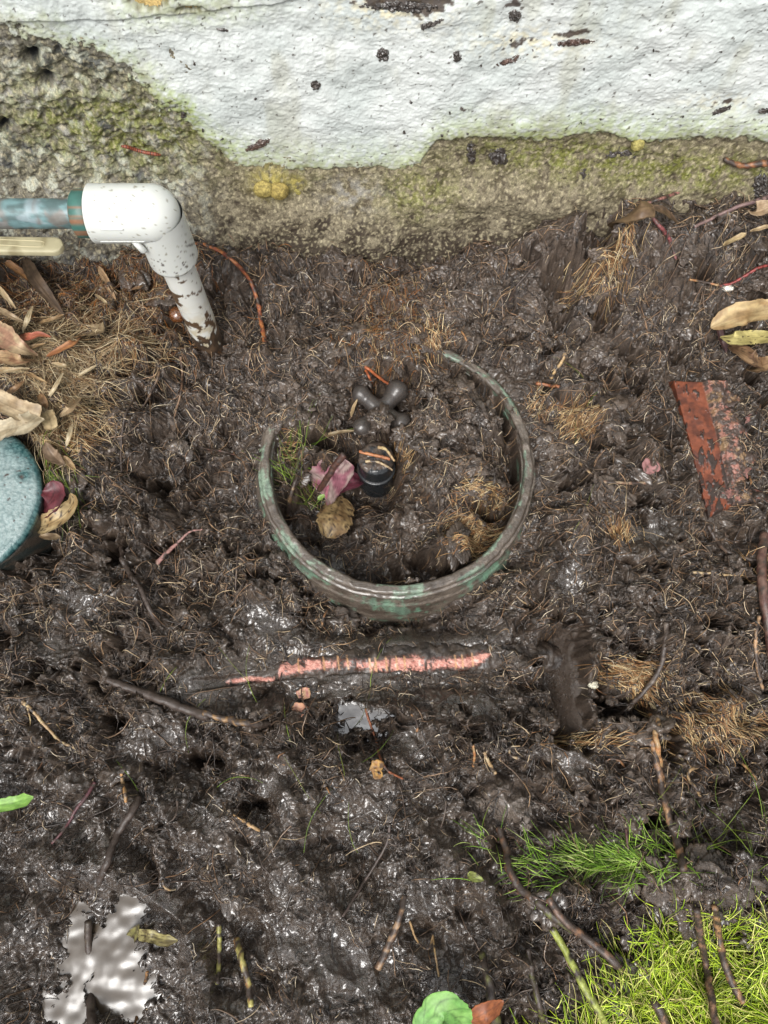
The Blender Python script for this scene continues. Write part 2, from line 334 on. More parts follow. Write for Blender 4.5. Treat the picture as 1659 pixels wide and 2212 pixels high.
# overhanging folds: push vertices sideways
jx = (1 - .7 * steep) * rough_m * (0.0032 * fbm(X, Y, 0.011, 121, 2) + 0.0012 * fbm(X, Y, 0.004, 123, 2)) * (1 - far)
jy = (1 - .7 * steep) * rough_m * (0.0032 * fbm(X, Y, 0.011, 127, 2) + 0.0012 * fbm(X, Y, 0.004, 129, 2)) * (1 - far)
cut = np.clip(ss(0.02, 0.008, np.abs(r - (RR - 0.004))) + kp + kl, 0, 1)
jx *= 1 - cut; jy *= 1 - cut
ZF = Z.copy()
rk = np.random.default_rng(77)
CL = []
def try_clod(x, y, r_, sq, sink, force=False):
    i = int(np.clip((x - GX[34]) / STEP, 0, 1178)) + 34; j = int(np.clip((y - GY[34]) / STEP, 0, 1006)) + 34
    if not force:
        u_, v_ = U[i, j], V[i, j]; rr_ = math.hypot(x - RC[0], y - RC[1])
        if S[i, j] > .35 or slab[i, j] > .02 or kl[i, j] > 0 or HM[i, j] > .3 or kp[i, j] > .05 or kq[i, j] > .05 or kb[i, j] > .02 or grm[i, j] > .9: return
        if abs(rr_ - RR + .004) < r_ * 1.1 + .008 and not 50 < math.degrees(math.atan2(y - RC[1], x - RC[0])) < 168: return
        if math.hypot(x - LC[0], y - LC[1]) < LR + r_ or math.hypot(x + .205, y - .417) < .03: return
        if 640 < u_ < 850 and 860 < v_ < 1180: return
    z = Z[i, j] + r_ * sq * sink; CL.append((x, y, z, r_, sq))
    w_ = int(r_ / STEP) + 1; a0, a1, b0, b1 = max(i - w_, 0), min(i + w_ + 1, len(GX)), max(j - w_, 0), min(j + w_ + 1, len(GY))
    d2 = (X[a0:a1, b0:b1] - x) ** 2 + (Y[a0:a1, b0:b1] - y) ** 2
    ZF[a0:a1, b0:b1] = np.maximum(ZF[a0:a1, b0:b1], np.where(d2 < r_ * r_, z + sq * np.sqrt(np.maximum(r_ * r_ - d2, 0)), -9))
grm = np.clip(ga(U, V, 1640, 2160, 420, 170) + ga(U, V, 1290, 1868, 120, 36), 0, 1)
for _ in range(600):
    try_clod(rk.uniform(-.43, .43), rk.uniform(-.22, .49), float(np.clip(rk.gamma(3.2, .0018), .003, .0125)), rk.uniform(.45, .85), rk.uniform(-.45, .2))
for a_ in list(rk.uniform(74, 165, 16)) + [160, 166, 171, 178, -14, 8]:
    q_ = RR - .004 + rk.normal(0, .003); t_ = math.radians(a_); i_ = (RC[0] + q_ * math.cos(t_), RC[1] + q_ * math.sin(t_)); try_clod(*i_, rk.uniform(.005, .011) * (1 if 55 < a_ < 168 else .62), .55, .45 if 55 < a_ < 168 else .95, True)
for _ in range(90):
    x_, y_ = at(rk.normal(985, 60), rk.normal(950, 95), -.01)
    if math.hypot(x_ - RC[0], y_ - RC[1]) < RR - .026 and x_ > at(880, 990, 0)[0]: try_clod(x_, y_, rk.uniform(.004, .010), rk.uniform(.5, .85), rk.uniform(0, .45), True)
for _ in range(26):
    x_, y_ = at(rk.normal(690, 50), rk.normal(855, 32), -.01); try_clod(x_, y_, rk.uniform(.004, .009), .7, rk.uniform(0, .3), True)
for _ in range(150):
    try_clod(rk.uniform(.04, .44), rk.uniform(.385, .495), rk.uniform(.003, .0085), rk.uniform(.6, .95), rk.uniform(.0, .4), True)
for _ in range(60):
    uu_, vv_ = rk.normal(1480, 60), rk.normal(1905, 22); x_, y_ = at(uu_, vv_, 0); try_clod(x_, y_, rk.uniform(.005, .012), .7, .2, True)
for _ in range(46):
    x_, y_ = at(rk.uniform(1250, 1659), rk.uniform(1960, 2200), -.01); try_clod(x_, y_, rk.uniform(.004, .008), .6, .1, True)
for uu_, vv_, r_ in [(822, 915, .0105), (818, 880, .006), (850, 925, .007), (800, 925, .006), (775, 905, .005), (860, 800, .009), (790, 820, .007), (796, 905, .006), (846, 880, .005), (800, 868, .0045), (775, 850, .005), (880, 890, .007), (868, 940, .007)]:
    x_, y_ = at(uu_, vv_, -.008); try_clod(x_, y_, r_, .8, .55, True)
def hz(x, y):                                                          # height lookup on the core grid
    n0 = 34
    fx = np.clip((np.asarray(x) - GX[n0]) / STEP, 0, 1178); fy = np.clip((np.asarray(y) - GY[34]) / STEP, 0, 1006)
    ix = fx.astype(int); iy = fy.astype(int); tx = fx - ix; ty = fy - iy
    a = ZF[n0 + ix, 34 + iy]; b = ZF[n0 + ix + 1, 34 + iy]; c = ZF[n0 + ix, 34 + iy + 1]; d = ZF[n0 + ix + 1, 34 + iy + 1]
    return (a * (1 - tx) + b * tx) * (1 - ty) + (c * (1 - tx) + d * tx) * ty
def ground(u, v, lift=0.0):
    z = 0.0
    for _ in range(14):
        x, y = at(u, v, z); z = .5 * z + .5 * (float(hz(x, y)) + lift)
    x, y = at(u, v, z); return np.array([x, y, z])
# mud colour: real soil colours and what is mixed into it
MUDA = lin((53, 43, 35)); MUDB = lin((85, 71, 59)); MUDC = lin((25, 20, 17))
cn = fbm(X, Y, 0.02, 131, 4, 0.65); cf = fbm(X, Y, 0.0028, 135, 2)
C = mixc(MUDA, MUDB, np.clip(0.35 + 0.8 * cn + 0.5 * cf, 0, 1))
C = mixc(C, MUDC, ss(0.2, 0.8, fbm(X, Y, 0.05, 137, 3)) * 0.55)
dry = np.zeros_like(X)
for a in [(900, 700, 260, 90), (1290, 900, 110, 260), (985, 950, 110, 180), (1250, 640, 220, 90), (650, 830, 90, 80), (1560, 1320, 110, 160), (560, 700, 90, 80), (1350, 1650, 120, 120), (1085, 1740, 70, 45), (560, 1820, 110, 60), (1470, 1900, 110, 40)]: dry = np.maximum(dry, ga(Uw, Vw, *a))
dry *= ss(-.5, .4, fbm(X, Y, .025, 181, 3)); C = mixc(C, lin((104, 90, 79)), dry * .5)
org = np.clip(ga(Uw, Vw, 170, 690, 230, 90) + ga(Uw, Vw, 90, 860, 120, 90) * .8 + 0.6 * ga(Uw, Vw, 830, 690, 60, 80), 0, 1) * ss(-0.35, 0.5, fbm(X, Y, 0.012, 141, 3))
C = mixc(C, lin((92, 64, 40)), org * 0.5)
C = mixc(C, lin((50, 42, 35)), S * 0.65); C = mixc(C, lin((58, 46, 36)), slab * .9)
grm = np.clip(ga(U, V, 1640, 2160, 420, 170) + ga(U, V, 1290, 1868, 120, 36), 0, 1)
C = mixc(C, lin((70, 80, 28)), ss(0.45, 0.8, grm) * 0.8)
C = mixc(C, lin((120, 108, 98)), 0.6 * ga(Uw, Vw, 1085, 1745, 70, 40))
rgs_ = slab
rg = np.clip(0.12 * slab + 0.48 + 0.10 * dry - 0.24 * S + 0.12 * fbm(X, Y, 0.03, 145, 2) - 0.12 * ss(1500, 1900, V) * ss(1200, 800, U), 0.12, 0.8)
Vt = np.stack([X + jx, Y + jy, Z], -1).reshape(-1, 3)
g_me = mesh('ground', Vt, gridq(len(GX), len(GY)), np.dstack([C, rg[..., None]]).reshape(-1, 4), M_MUD)
g_o = link('ground', g_me); tag(g_o, kind='structure')

import bmesh
def clod_mesh():
    bases = []
    for sub in (3, 4):
        bm = bmesh.new(); bmesh.ops.create_icosphere(bm, subdivisions=sub + 1, radius=1)
        bases.append((np.array([q.co[:] for q in bm.verts]), np.array([[q.index for q in t.verts] for t in bm.faces]))); bm.free()
    VS, FS, off, SD = [], [], 0, []
    for k, (x, y, z, r_, sq) in enumerate(CL):
        v, f = bases[1 if r_ > .0075 else 0]; p = v * r_; o1 = k * 3.7
        a = fbm(p[:, 0] + .7 * p[:, 2] + o1, p[:, 1] - .6 * p[:, 2], .9 * r_, 401, 2) * .75 + .45 * (.5 - worley(p[:, 0] + .6 * p[:, 2] + o1, p[:, 1] - .7 * p[:, 2], .0042, 403)[0]) * min(1, .0035 / r_) * 2 \
            + .30 * fbm(p[:, 0] - .5 * p[:, 2] + o1, p[:, 1] + .8 * p[:, 2], .0032, 405, 3, .8) * min(1, .004 / r_) * 2
        st = rk.uniform(.7, 1.35, 2); p = p * (1 + a)[:, None] * np.array([st[0], st[1], sq]); t = rk.uniform(0, 6.28)
        p = np.stack([p[:, 0] * math.cos(t) - p[:, 1] * math.sin(t), p[:, 0] * math.sin(t) + p[:, 1] * math.cos(t), p[:, 2]], -1) + [x, y, z]
        VS.append(p); FS.append(f + off); off += len(p)
    return np.vstack(VS), np.vstack(FS)
cv, cf_ = clod_mesh()
ii = np.clip(((cv[:, 0] - GX[34]) / STEP).astype(int), 0, 1178) + 34; jj = np.clip(((cv[:, 1] - GY[34]) / STEP).astype(int), 0, 1006) + 34
cc0 = C[ii, jj] * (1 + .25 * fbm(cv[:, 0] + cv[:, 2], cv[:, 1], .006, 411, 3))[:, None]
tag(link('mud_clods', mesh('mud_clods', cv, cf_, np.hstack([cc0, rg[ii, jj][:, None]]), M_MUD)), kind='stuff')

# ------------------------------------------------------------------ the wall
WY = 0.532
WXs = np.concatenate([np.linspace(-2.5, -0.56, 30)[:-1], np.arange(-0.56, 0.56, 0.001), np.linspace(0.56, 2.5, 30)])
WZs = np.concatenate([np.linspace(-0.12, -0.03, 10)[:-1], np.arange(-0.03, 0.33, 0.0009), np.linspace(0.33, 1.2, 30)])
A, B = np.meshgrid(WXs, WZs, indexing='ij')
foot = ss(0.13, -0.01, B + 0.012 * fbm(A, B, 0.08, 201, 2) - 0.02 * ss(0.1, 0.25, A))
WU, WV = proj(A, np.full_like(A, WY - 0.012), B); WU = np.clip(WU, -900, 2600); WV = np.clip(WV, -700, 900)
vb = np.interp(WU, [-300, 0, 130, 250, 330, 400, 440, 500, 560, 700, 850, 910, 945, 1000, 1200, 1300, 1400, 1500, 1659, 2000],
               [60, 85, 118, 172, 225, 285, 340, 372, 385, 388, 386, 372, 330, 318, 322, 308, 330, 318, 322, 320])
leftm = ss(520, 330, WU)
Mk = vb - WV + (10 + 34 * leftm) * fbm(A, B, 0.03, 211, 3) + (7 + 26 * leftm) * fbm(A, B, 0.007, 215, 4, .65)
Mk = np.minimum(Mk, 1.2 * (np.hypot((WU - 322) / 1.15, (WV - 2) * 1.0) - 40) + 8 * fbm(A, B, 0.01, 217, 2))
Mk = np.minimum(Mk, 1.0 * (np.hypot((WU - 410) / 2.5, (WV - 40) * 1.6) - 9) + 5 * fbm(A, B, 0.006, 218, 2))
peb, pid = worley(A + 0.004 * fbm(A, B, 0.02, 221, 2), B * 0.9, 0.021, 223)
peb2, pid2 = worley(A, B, 0.0085, 225)
dmg = ss(20, -60, Mk) * leftm
yb = WY - 0.034 * foot + 0.0022 * fbm(A, B, 0.03, 231, 3) + 0.0012 * fbm(A, B, 0.005, 233, 3) \
     - dmg * (0.0055 * (0.6 - peb) + 0.0028 * (0.5 - peb2) + .004 * fbm(A, B, .012, 227, 4, .65)) + 0.006 * dmg + 0.016 * ga(WU, WV, 62, 86 + 70, 15, 14) + 0.010 * ga(WU, WV, 95, 205, 20, 16) + 0.012 * ga(WU, WV, 5, 305, 18, 12)
yb += 0.005 * foot * ss(0.1, 0.5, fbm(A, B, 0.06, 237, 3)) - 0.010 * ga(WU, WV, 583, 405, 26, 17) - 0.010 * ga(WU, WV, 1120, 430, 200, 26)
yb -= 0.006 * ss(300, 360, WU) * ss(vb - 10, vb + 2, WV) * 0
bodyc = mixc(lin((140, 130, 108)), lin((90, 80, 64)), ss(-0.3, 0.5, fbm(A, B, 0.02, 241, 4, .7)))
bodyc = mixc(bodyc, lin((126, 122, 110)), leftm * 0.85)
bodyc = mixc(bodyc, lin((168, 166, 158)), leftm * (pid > 0.62) * ss(0.5, 0.3, peb) * 0.7)
bodyc = mixc(bodyc, lin((84, 88, 92)), leftm * (pid < 0.3) * ss(0.5, 0.3, peb) * 0.7)
bodyc = mixc(bodyc, lin((190, 192, 176)), leftm * ss(0.05, 0.4, fbm(A, B, 0.014, 243, 3)) * 0.9)
moss = np.clip(ga(WU, WV, 290, 310, 190, 80) * 1.3 + .5 * ga(WU, WV, 60, 250, 150, 90) + ga(WU, WV, 1180, 350, 200, 34) + ga(WU, WV, 1500, 380, 230, 34) + ga(WU, WV, 900, 420, 90, 40) * .8 + 0.4 * ga(WU, WV, 620, 400, 90, 26), 0, 1)
bodyc = mixc(bodyc, lin((118, 122, 46)), moss * ss(-0.45, 0.35, fbm(A, B, 0.012, 245, 4, .7)) * 0.85)
bodyc = mixc(bodyc, lin((158, 164, 96)), moss * ss(0.25, 0.5, fbm(A, B, 0.006, 247, 3)) * 0.6)
bodyc = bodyc * .74
bodyc = mixc(bodyc, lin((46, 36, 28)), ss(0.0, 0.45, fbm(A, B, 0.02, 249, 4, .7) + 1.0 * ss(0.085, 0.0, B) - 0.30) * 0.88 * (1 - 0.6 * leftm))
bodyc = mixc(bodyc, lin((176, 166, 136)), ss(0.1, 0.5, fbm(A, B, 0.0035, 257, 2)) * 0.5)
bodyc = mixc(bodyc, lin((40, 32, 26)), ss(0.25, 0.55, fbm(A, B, 0.004, 251, 2)) * 0.6)
bodyc = mixc(bodyc, lin((160, 158, 152)), 0.6 * ga(WU, WV, 765, 425, 60, 26) * ss(-0.3, 0.3, fbm(A, B, 0.01, 253, 3)))
bodyc = mixc(bodyc, lin((150, 138, 76)), np.clip(1.2 * ga(WU, WV, 583, 405, 36, 22) + ga(WU, WV, 640, 410, 16, 10) + ga(WU, WV, 1375, 312, 12, 9), 0, 1) * ss(-.5, .1, fbm(A, B, 0.005, 255, 3)))
tanp = ss(60, 42, np.hypot((WU - 322) / 1.2, WV)); tanp = np.maximum(tanp, ss(14, 9, np.hypot((WU - 410) / 2.5, (WV - 40) * 1.6)))
bodyc = mixc(bodyc, lin((172, 148, 96)), tanp)
bodyc = mixc(bodyc, lin((22, 24, 24)), np.clip(1.5 * ga(WU, WV, 62, 156, 14, 15) + 1.2 * ga(WU, WV, 95, 208, 14, 10) + 1.2 * ga(WU, WV, 0, 308, 14, 9), 0, 1))
wall_root = empty('wall', (0, WY, 0), 'white painted rendered wall with a mossy worn concrete footing above the mud', 'wall')
Vb = np.stack([A, yb, B], -1).reshape(-1, 3)
Qb = gridq(len(WXs), len(WZs))
obj('footing', Vb, Qb, bodyc.reshape(-1, 3), M_CONC, wall_root)
# the paint and render coat, 3 mm proud
lip = ss(-4, 6, Mk)
yp = WY - 0.034 * foot * 0.9 - 0.0030 * lip * (1 - .5 * ss(960, 860, WU)) + 0.003 * (1 - lip) + 0.0022 * fbm(A, B, 0.03, 231, 3) \
     - 0.0007 * fbm(A, B * 1.3, 0.0065, 261, 4, .75) - 0.0004 * fbm(A, B * 1.6, 0.0026, 263, 2) - 0.0016 * fbm(A, B, 0.07, 265, 3) - dmg * 0.007 * (0.6 - peb)
crk = np.interp(WU, [0, 250, 430, 640, 700], [70, 62, 46, 22, 0])          # the trowelled step running across the top
yp -= 0.0022 * ss(3, -3, WV - crk - 4 * fbm(A, B, 0.03, 267, 2)) * ss(700, 640, WU) * ss(-50, 60, WU)
yp += 0.0022 * ss(0.1, 0.5, fbm(A * 0.5, B * 1.3, 0.05, 269, 3)) * ss(60, 20, WV)
pc = mixc(lin((202, 206, 203)), lin((188, 194, 191)), ss(-0.4, 0.5, fbm(A, B, 0.05, 271, 3)))
pc = mixc(pc, lin((214, 206, 176)), np.clip(ga(WU, WV, 850, 40, 120, 40) * 1.0 + ga(WU, WV, 1150, 110, 120, 30) * .8 + .5 * ga(WU, WV, 1560, 240, 90, 20), 0, 1) * ss(-.2, .4, fbm(A, B, 0.006, 273, 3)))
edge = ss(95, 6, Mk) * ss(-40, 60, WU)
pc = mixc(pc, lin((150, 166, 84)), edge * np.clip(0.42 + 1.2 * moss + 0.2 * ss(880, 1000, WU), 0, 1) * ss(-0.6, 0.3, fbm(A, B, 0.005, 275, 3)) * 0.85)
pc = mixc(pc, lin((150, 148, 120)), ss(.15, .5, fbm(A * 1.5, B * .5, .05, 283, 4)) * .35)
pc = mixc(pc, lin((120, 118, 84)), ss(34, 0, Mk) * .5)
pc = mixc(pc, lin((96, 92, 60)), ss(14, 0, Mk) * ss(-0.4, 0.3, fbm(A, B, 0.006, 277, 3)) * 0.8)
spk = fbm(A, B, 0.0045, 279, 2); nd = np.clip(0.15 + edge * 0.7 + 0.35 * ss(700, 900, WU) * ss(200, 80, WV) + .5 * leftm * ss(120, 20, Mk), 0, 1)
pc = mixc(pc, lin((62, 52, 42)), ss(0.66 - 0.14 * nd, 0.72 - 0.14 * nd, spk) * 0.8)
clod = np.clip(ga(WU, WV, 850, 22, 110, 20, 0) + ga(WU, WV, 930, 40, 60, 14, -20) * .9 + ga(WU, WV, 1110, 30, 26, 16) * .8 + ga(WU, WV, 1240, 92, 50, 10, -4) * .9 + ga(WU, WV, 1120, 115, 50, 12, -20) * .7 + .8 * ga(WU, WV, 1560, 242, 40, 8, -15) + .5 * ga(WU, WV, 1000, 250, 36, 12), 0, 1)
pc = mixc(pc, lin((56, 38, 28)), ss(0.38, 0.5, clod * 0.75 + 0.42 * fbm(A, B, 0.007, 281, 3)) * 0.9)
Vp = np.stack([A, yp, B], -1).reshape(-1, 3)
keep = (Mk > -5).reshape(-1)
Qp = Qb[keep[Qb].all(1)]
used = np.zeros(len(Vp), bool); used[Qp.ravel()] = True; remap = np.cumsum(used) - 1
obj('painted_render', Vp[used], remap[Qp], pc.reshape(-1, 3)[used], M_WALL, wall_root)
def wall_y(u, v):
    x, z = at_wall(u, v, WY - 0.012)
    i = np.argmin(abs(WXs - x)); j = np.argmin(abs(WZs - z)); y = min(yb[i, j], yp[i, j] if Mk[i, j] > -5 else 9)
    x, z = at_wall(u, v, y); return np.array([x, y, z])

# ------------------------------------------------------------------ fibres
def fibres(name, x, y, head, L, R, C0, curl, lift, arch, m=M_FIB, nseg=6, flat=1.0, wob=0.35, vert=None, kind='stuff'):
    n = len(x); P = np.zeros((n, nseg + 1, 3)); hd_ = head.copy(); cx, cy = x.copy(), y.copy(); HD = np.zeros((n, nseg + 1))
    st = L / nseg
    for k in range(nseg + 1):
        P[:, k, 0] = cx; P[:, k, 1] = cy; HD[:, k] = hd_
        t = k / nseg
        P[:, k, 2] = hz(cx, cy) + lift + arch * np.sin(math.pi * t) + (vert * t if vert is not None else 0)
        hd_ = hd_ + curl / nseg + RNG.normal(0, wob, n)
        cx = cx + np.cos(hd_) * st; cy = cy + np.sin(hd_) * st
    z = P[:, :, 2].copy()                                              # fibres bridge small dips
    for _ in range(2): z[:, 1:-1] = np.maximum(z[:, 1:-1], 0.5 * (z[:, :-2] + z[:, 2:]))
    for _ in range(2): z[:, 1:-1] = np.clip((z[:, 1:-1] + z[:, :-2] + z[:, 2:]) / 3, z[:, 1:-1] - 0.004, None)
    P[:, :, 2] = z
    sx = -np.sin(HD); sy = np.cos(HD)
    t = np.linspace(0, 1, nseg + 1)[None, :]
    rr = R[:, None] * (1 - 0.65 * t ** 1.5) * np.where(t == 0, 0.8, 1)
    V = np.zeros((n, nseg + 1, 3, 3))
    V[:, :, 0] = P + np.stack([sx * rr, sy * rr, -0.3 * rr], -1); V[:, :, 1] = P + np.stack([0 * rr, 0 * rr, rr * flat], -1); V[:, :, 2] = P - np.stack([sx * rr, sy * rr, 0.3 * rr], -1)
    base = (np.arange(n) * (nseg + 1) * 3)[:, None, None] + (np.arange(nseg) * 3)[None, :, None]
    j = np.arange(3)[None, None, :]; j2 = (j + 1) % 3
    Q = np.stack([base + j, base + j2, base + 3 + j2, base + 3 + j], -1).reshape(-1, 4)
    Cc = np.repeat(C0[:, None, None, :], nseg + 1, 1).repeat(3, 2).copy()
    dirt = RNG.random((n, nseg + 1)) < 0.25
    Cc[dirt] = Cc[dirt] * 0.45
    me = mesh(name, V.reshape(-1, 3), Q, Cc.reshape(-1, 3), m)
    o = link(name, me)
    return tag(o, kind=kind)
def pick(cols, n, jitter=0.18, fac_=1):
    c = np.array([(lin if sum(k) < 300 or fac_ is None else linp)(k) for k in cols]); o = c[RNG.integers(0, len(c), n)]
    return o * (1 + RNG.normal(0, jitter, (n, 1)))
def clear(x, y):                                                       # where loose fibres may lie
    u, v = proj(x, y, 0.0)
    ok = (v > 520 - 60 * ((u > 1150)))
    rr_ = np.hypot(x - RC[0], y - RC[1]); a_ = np.degrees(np.arctan2(y - RC[1], x - RC[0]))
    ok &= ~((np.abs(rr_ - RR + 0.004) < 0.009) & ~((a_ > 50) & (a_ < 165)))
    ok &= np.hypot(x - LC[0], y - LC[1]) > LR + 0.004
    ok &= ~((np.abs(v - np.interp(u, LOG[:, 0], LOG[:, 1]) - 5) < 17) & (u > 460) & (u < 1070))
    ok &= ~((np.hypot((u - 772) / 70, (v - 1556) / 34) < 1) | (np.hypot((u - 200) / 80, (v - 2090) / 130) < 1))
    ok &= ~(pdist(u, v, np.array([(1478, 830), (1560, 1110)], float)) < 36)
    return ok, u, v
def scatter(n, smin=0.0):
    x = RNG.uniform(-0.46, 0.46, n); y = RNG.uniform(-0.235, 0.52, n)
    ok, u, v = clear(x, y)
    ix = np.clip(((x - GX[34]) / STEP).astype(int), 0, 1178) + 34; iy = np.clip(((y - GY[34]) / STEP).astype(int), 0, 1006) + 34
    dens = (1 - 0.93 * S[ix, iy]) * (1 - 0.45 * ss(1500, 1800, v) * ss(1300, 900, u))
    dens *= (1 - HM[ix, iy]) ** 3 * (1 - .97 * slab[ix, iy]); dens *= 0.10 + 1.15 * ss(-0.25, 0.4, fbm(x, y, 0.035, 301, 3))
    ok &= RNG.random(n) < dens
    return x[ok], y[ok], u[ok], v[ok]
def rnd_dir(x, y): return 2.2 * math.pi * fbm(x, y, 0.03, 305, 2) * 1.6 + RNG.normal(0, 0.8, len(x))
# mud-coated hair roots
x, y, u, v = scatter(110000)
n = len(x)
fibres('muddy_root_hairs', x, y, rnd_dir(x, y), RNG.uniform(.005, .017, n), RNG.uniform(.00025, .0006, n), pick([(54, 46, 41), (70, 60, 54), (40, 34, 30), (86, 74, 65)], n),
       RNG.normal(0, 1.2, n), 0.0004, RNG.exponential(.0012, n), nseg=5, m=M_MFIB)
# pale and tan hair roots
x, y, u, v = scatter(70000)
k = RNG.random(len(x)) < (0.45 + 0.55 * (v < 1500)) * (.25 + 1.3 * ss(-.2, .35, fbm(x, y, .05, 309, 2))); x, y = x[k], y[k]; n = len(x)
fibres('tan_root_hairs', x, y, rnd_dir(x, y), RNG.gamma(3.0, .0026, n).clip(.003, .03), RNG.uniform(.00018, .00042, n), pick([(150, 124, 94), (128, 102, 76), (172, 148, 114), (110, 88, 68), (146, 110, 74), (214, 190, 154), (226, 208, 176)], n) * 1.45,
       RNG.normal(0, .7, n), 0.0007, RNG.exponential(.0020, n), nseg=6, wob=0.16)
x, y, u, v = scatter(5200); n = len(x)
fibres('long_muddy_roots', x, y, rnd_dir(x, y), RNG.uniform(.014, .045, n), RNG.uniform(.0004, .0009, n), pick([(58, 48, 42), (80, 64, 52), (46, 38, 33), (104, 84, 66)], n), RNG.normal(0, .8, n), 0.0008, RNG.exponential(.003, n), nseg=10, wob=.16, m=M_MFIB)
x, y, u, v = scatter(5200); k = RNG.random(len(x)) < .2 + .8 * (v < 1450); x, y = x[k], y[k]; n = len(x)
fibres('pale_root_strands', x, y, rnd_dir(x, y), RNG.uniform(.010, .034, n), RNG.uniform(.0003, .0006, n), pick([(186, 148, 104), (150, 112, 76), (214, 186, 142), (120, 94, 72), (160, 128, 98)], n) * 1.2, RNG.normal(0, .9, n), 0.0010, RNG.exponential(.004, n), nseg=9, wob=.15)
# orange litter fibres at left and the reddish mat behind the valve
def cloud(spec, cols, name, Lr, Rr, curl=0.8, arch=0.002, wob=0.2, nseg=5):
    xs, ys, hs = [], [], []
    for (u0, v0, su, sv, n, deg, spread) in spec:
        uu = RNG.normal(u0, su, n); vv = RNG.normal(v0, sv, n)
        x, y = at(uu, vv, 0.0)
        ok, _, _ = clear(x, y); x, y = x[ok], y[ok]
        xs.append(x); ys.append(y); hs.append(math.radians(deg) + RNG.normal(0, math.radians(spread), len(x)))
    x = np.concatenate(xs); y = np.concatenate(ys); h = np.concatenate(hs); n = len(x)
    return fibres(name, x, y, h, RNG.uniform(*Lr, n), RNG.uniform(*Rr, n), pick(cols, n), RNG.normal(0, curl, n), 0.0012, RNG.exponential(arch, n), nseg=nseg, wob=wob)
cloud([(160, 680, 130, 55, 1500, 0, 90), (60, 650, 60, 50, 350, 0, 90), (330, 700, 60, 60, 500, 20, 80), (280, 620, 70, 30, 500, 0, 90), (840, 690, 45, 50, 420, 80, 35), (830, 770, 60, 30, 220, 60, 60), (240, 570, 130, 20, 300, 0, 70)],
      [(150, 96, 46), (176, 122, 66), (110, 70, 40), (188, 148, 92), (90, 62, 42), (206, 176, 120)], 'orange_root_mat', (.006, .018), (.0002, .00042))
cloud([(110, 800, 70, 50, 900, 15, 50), (60, 770, 60, 30, 600, 5, 25), (130, 860, 45, 50, 600, -60, 40), (200, 760, 60, 30, 500, 10, 60), (100, 960, 25, 60, 260, -80, 30)],
      [(240, 208, 150), (205, 168, 112), (160, 122, 78), (250, 226, 176)], 'dry_straw_litter', (.012, .05), (.0002, .0004), curl=0.5, arch=.004, wob=0.1)
# brush-like tufts of cut root ends
cloud([(1000, 1150, 30, 26, 420, 25, 22), (1030, 1120, 25, 14, 200, 15, 18), (1035, 1060, 30, 14, 260, 0, 30), (1240, 925, 22, 22, 260, 50, 22), (1240, 890, 26, 12, 120, 20, 40), (1350, 1445, 34, 16, 260, -20, 16), (1370, 1470, 20, 16, 120, -45, 16),
       (1500, 1560, 40, 34, 320, -60, 22), (1560, 1540, 20, 34, 150, -60, 14), (930, 745, 22, 20, 160, 110, 26), (1290, 620, 18, 30, 160, -75, 26), (1245, 650, 22, 14, 120, 0, 30), (280, 770, 22, 18, 240, 80, 18), (150, 900, 26, 22, 240, -5, 14), (150, 950, 26, 16, 240, -12, 14),
       (140, 975, 26, 14, 200, -15, 16), (1390, 1475, 14, 20, 80, -70, 20), (1340, 1160, 14, 14, 90, 90, 20), (1250, 1600, 60, 10, 120, 10, 20), (1640, 1240, 20, 20, 60, 60, 40), (1590, 1560, 30, 16, 120, -10, 30), (860, 980, 20, 16, 60, 40, 40), (600, 950, 24, 16, 80, 10, 24), (1155, 880, 14, 20, 50, 60, 30)],
      [(255, 215, 145), (225, 175, 108), (176, 128, 72), (255, 228, 170), (190, 130, 70)], 'cut_root_tufts', (.008, .022), (.00022, .00048), curl=0.35, arch=.002, wob=0.08)

# ------------------------------------------------------------------ grass
def grass(name, spec, cols, Lr, Rr, vertr, kind='stuff', gmul=.75):
    xs, ys, hs = [], [], []
    for (u0, v0, su, sv, n, deg, spread) in spec:
        uu = RNG.uniform(u0 - su, u0 + su, n); vv = RNG.uniform(v0 - sv, v0 + sv, n)
        if name == 'lawn_grass':
            lim = np.interp(uu, [1160, 1290, 1370, 1420, 1560, 1659], [2290, 2130, 2060, 2000, 2005, 2000]) + 22 + RNG.normal(0, 42, n)
            k = vv > lim; uu, vv = uu[k], vv[k]
        x, y = at(uu, vv, 0.0); xs.append(x); ys.append(y); hs.append(math.radians(deg) + RNG.normal(0, math.radians(spread), len(x)))
    x = np.concatenate(xs); y = np.concatenate(ys); h = np.concatenate(hs); n = len(x)
    return fibres(name, x, y, h, RNG.uniform(*Lr, n), RNG.uniform(*Rr, n), pick(cols, n, .12, None) * gmul, RNG.normal(0, .5, n), 0.001, RNG.uniform(.001, .007, n), m=M_GRASS, nseg=6, flat=0.35, wob=0.06, vert=RNG.uniform(*vertr, n))
go = grass('lawn_grass', [(1480, 2160, 380, 220, 8500, 60, 90)], [(164, 190, 50), (184, 206, 60), (140, 170, 40), (206, 214, 110), (110, 130, 44), (196, 186, 120)], (.012, .036), (.00025, .0006), (0.0, .008), gmul=1.15)
grass('grass_tuft', [(1320, 1858, 70, 22, 190, 172, 20), (1370, 1885, 40, 20, 50, 150, 50), (1050, 1850, 40, 50, 14, 120, 30), (1190, 1870, 50, 40, 60, 150, 40), (1400, 1850, 60, 40, 60, 140, 60)], [(112, 150, 44), (140, 172, 66), (86, 120, 34), (170, 186, 110)], (.016, .034), (.00022, .00045), (0.0, .003), gmul=1.15)
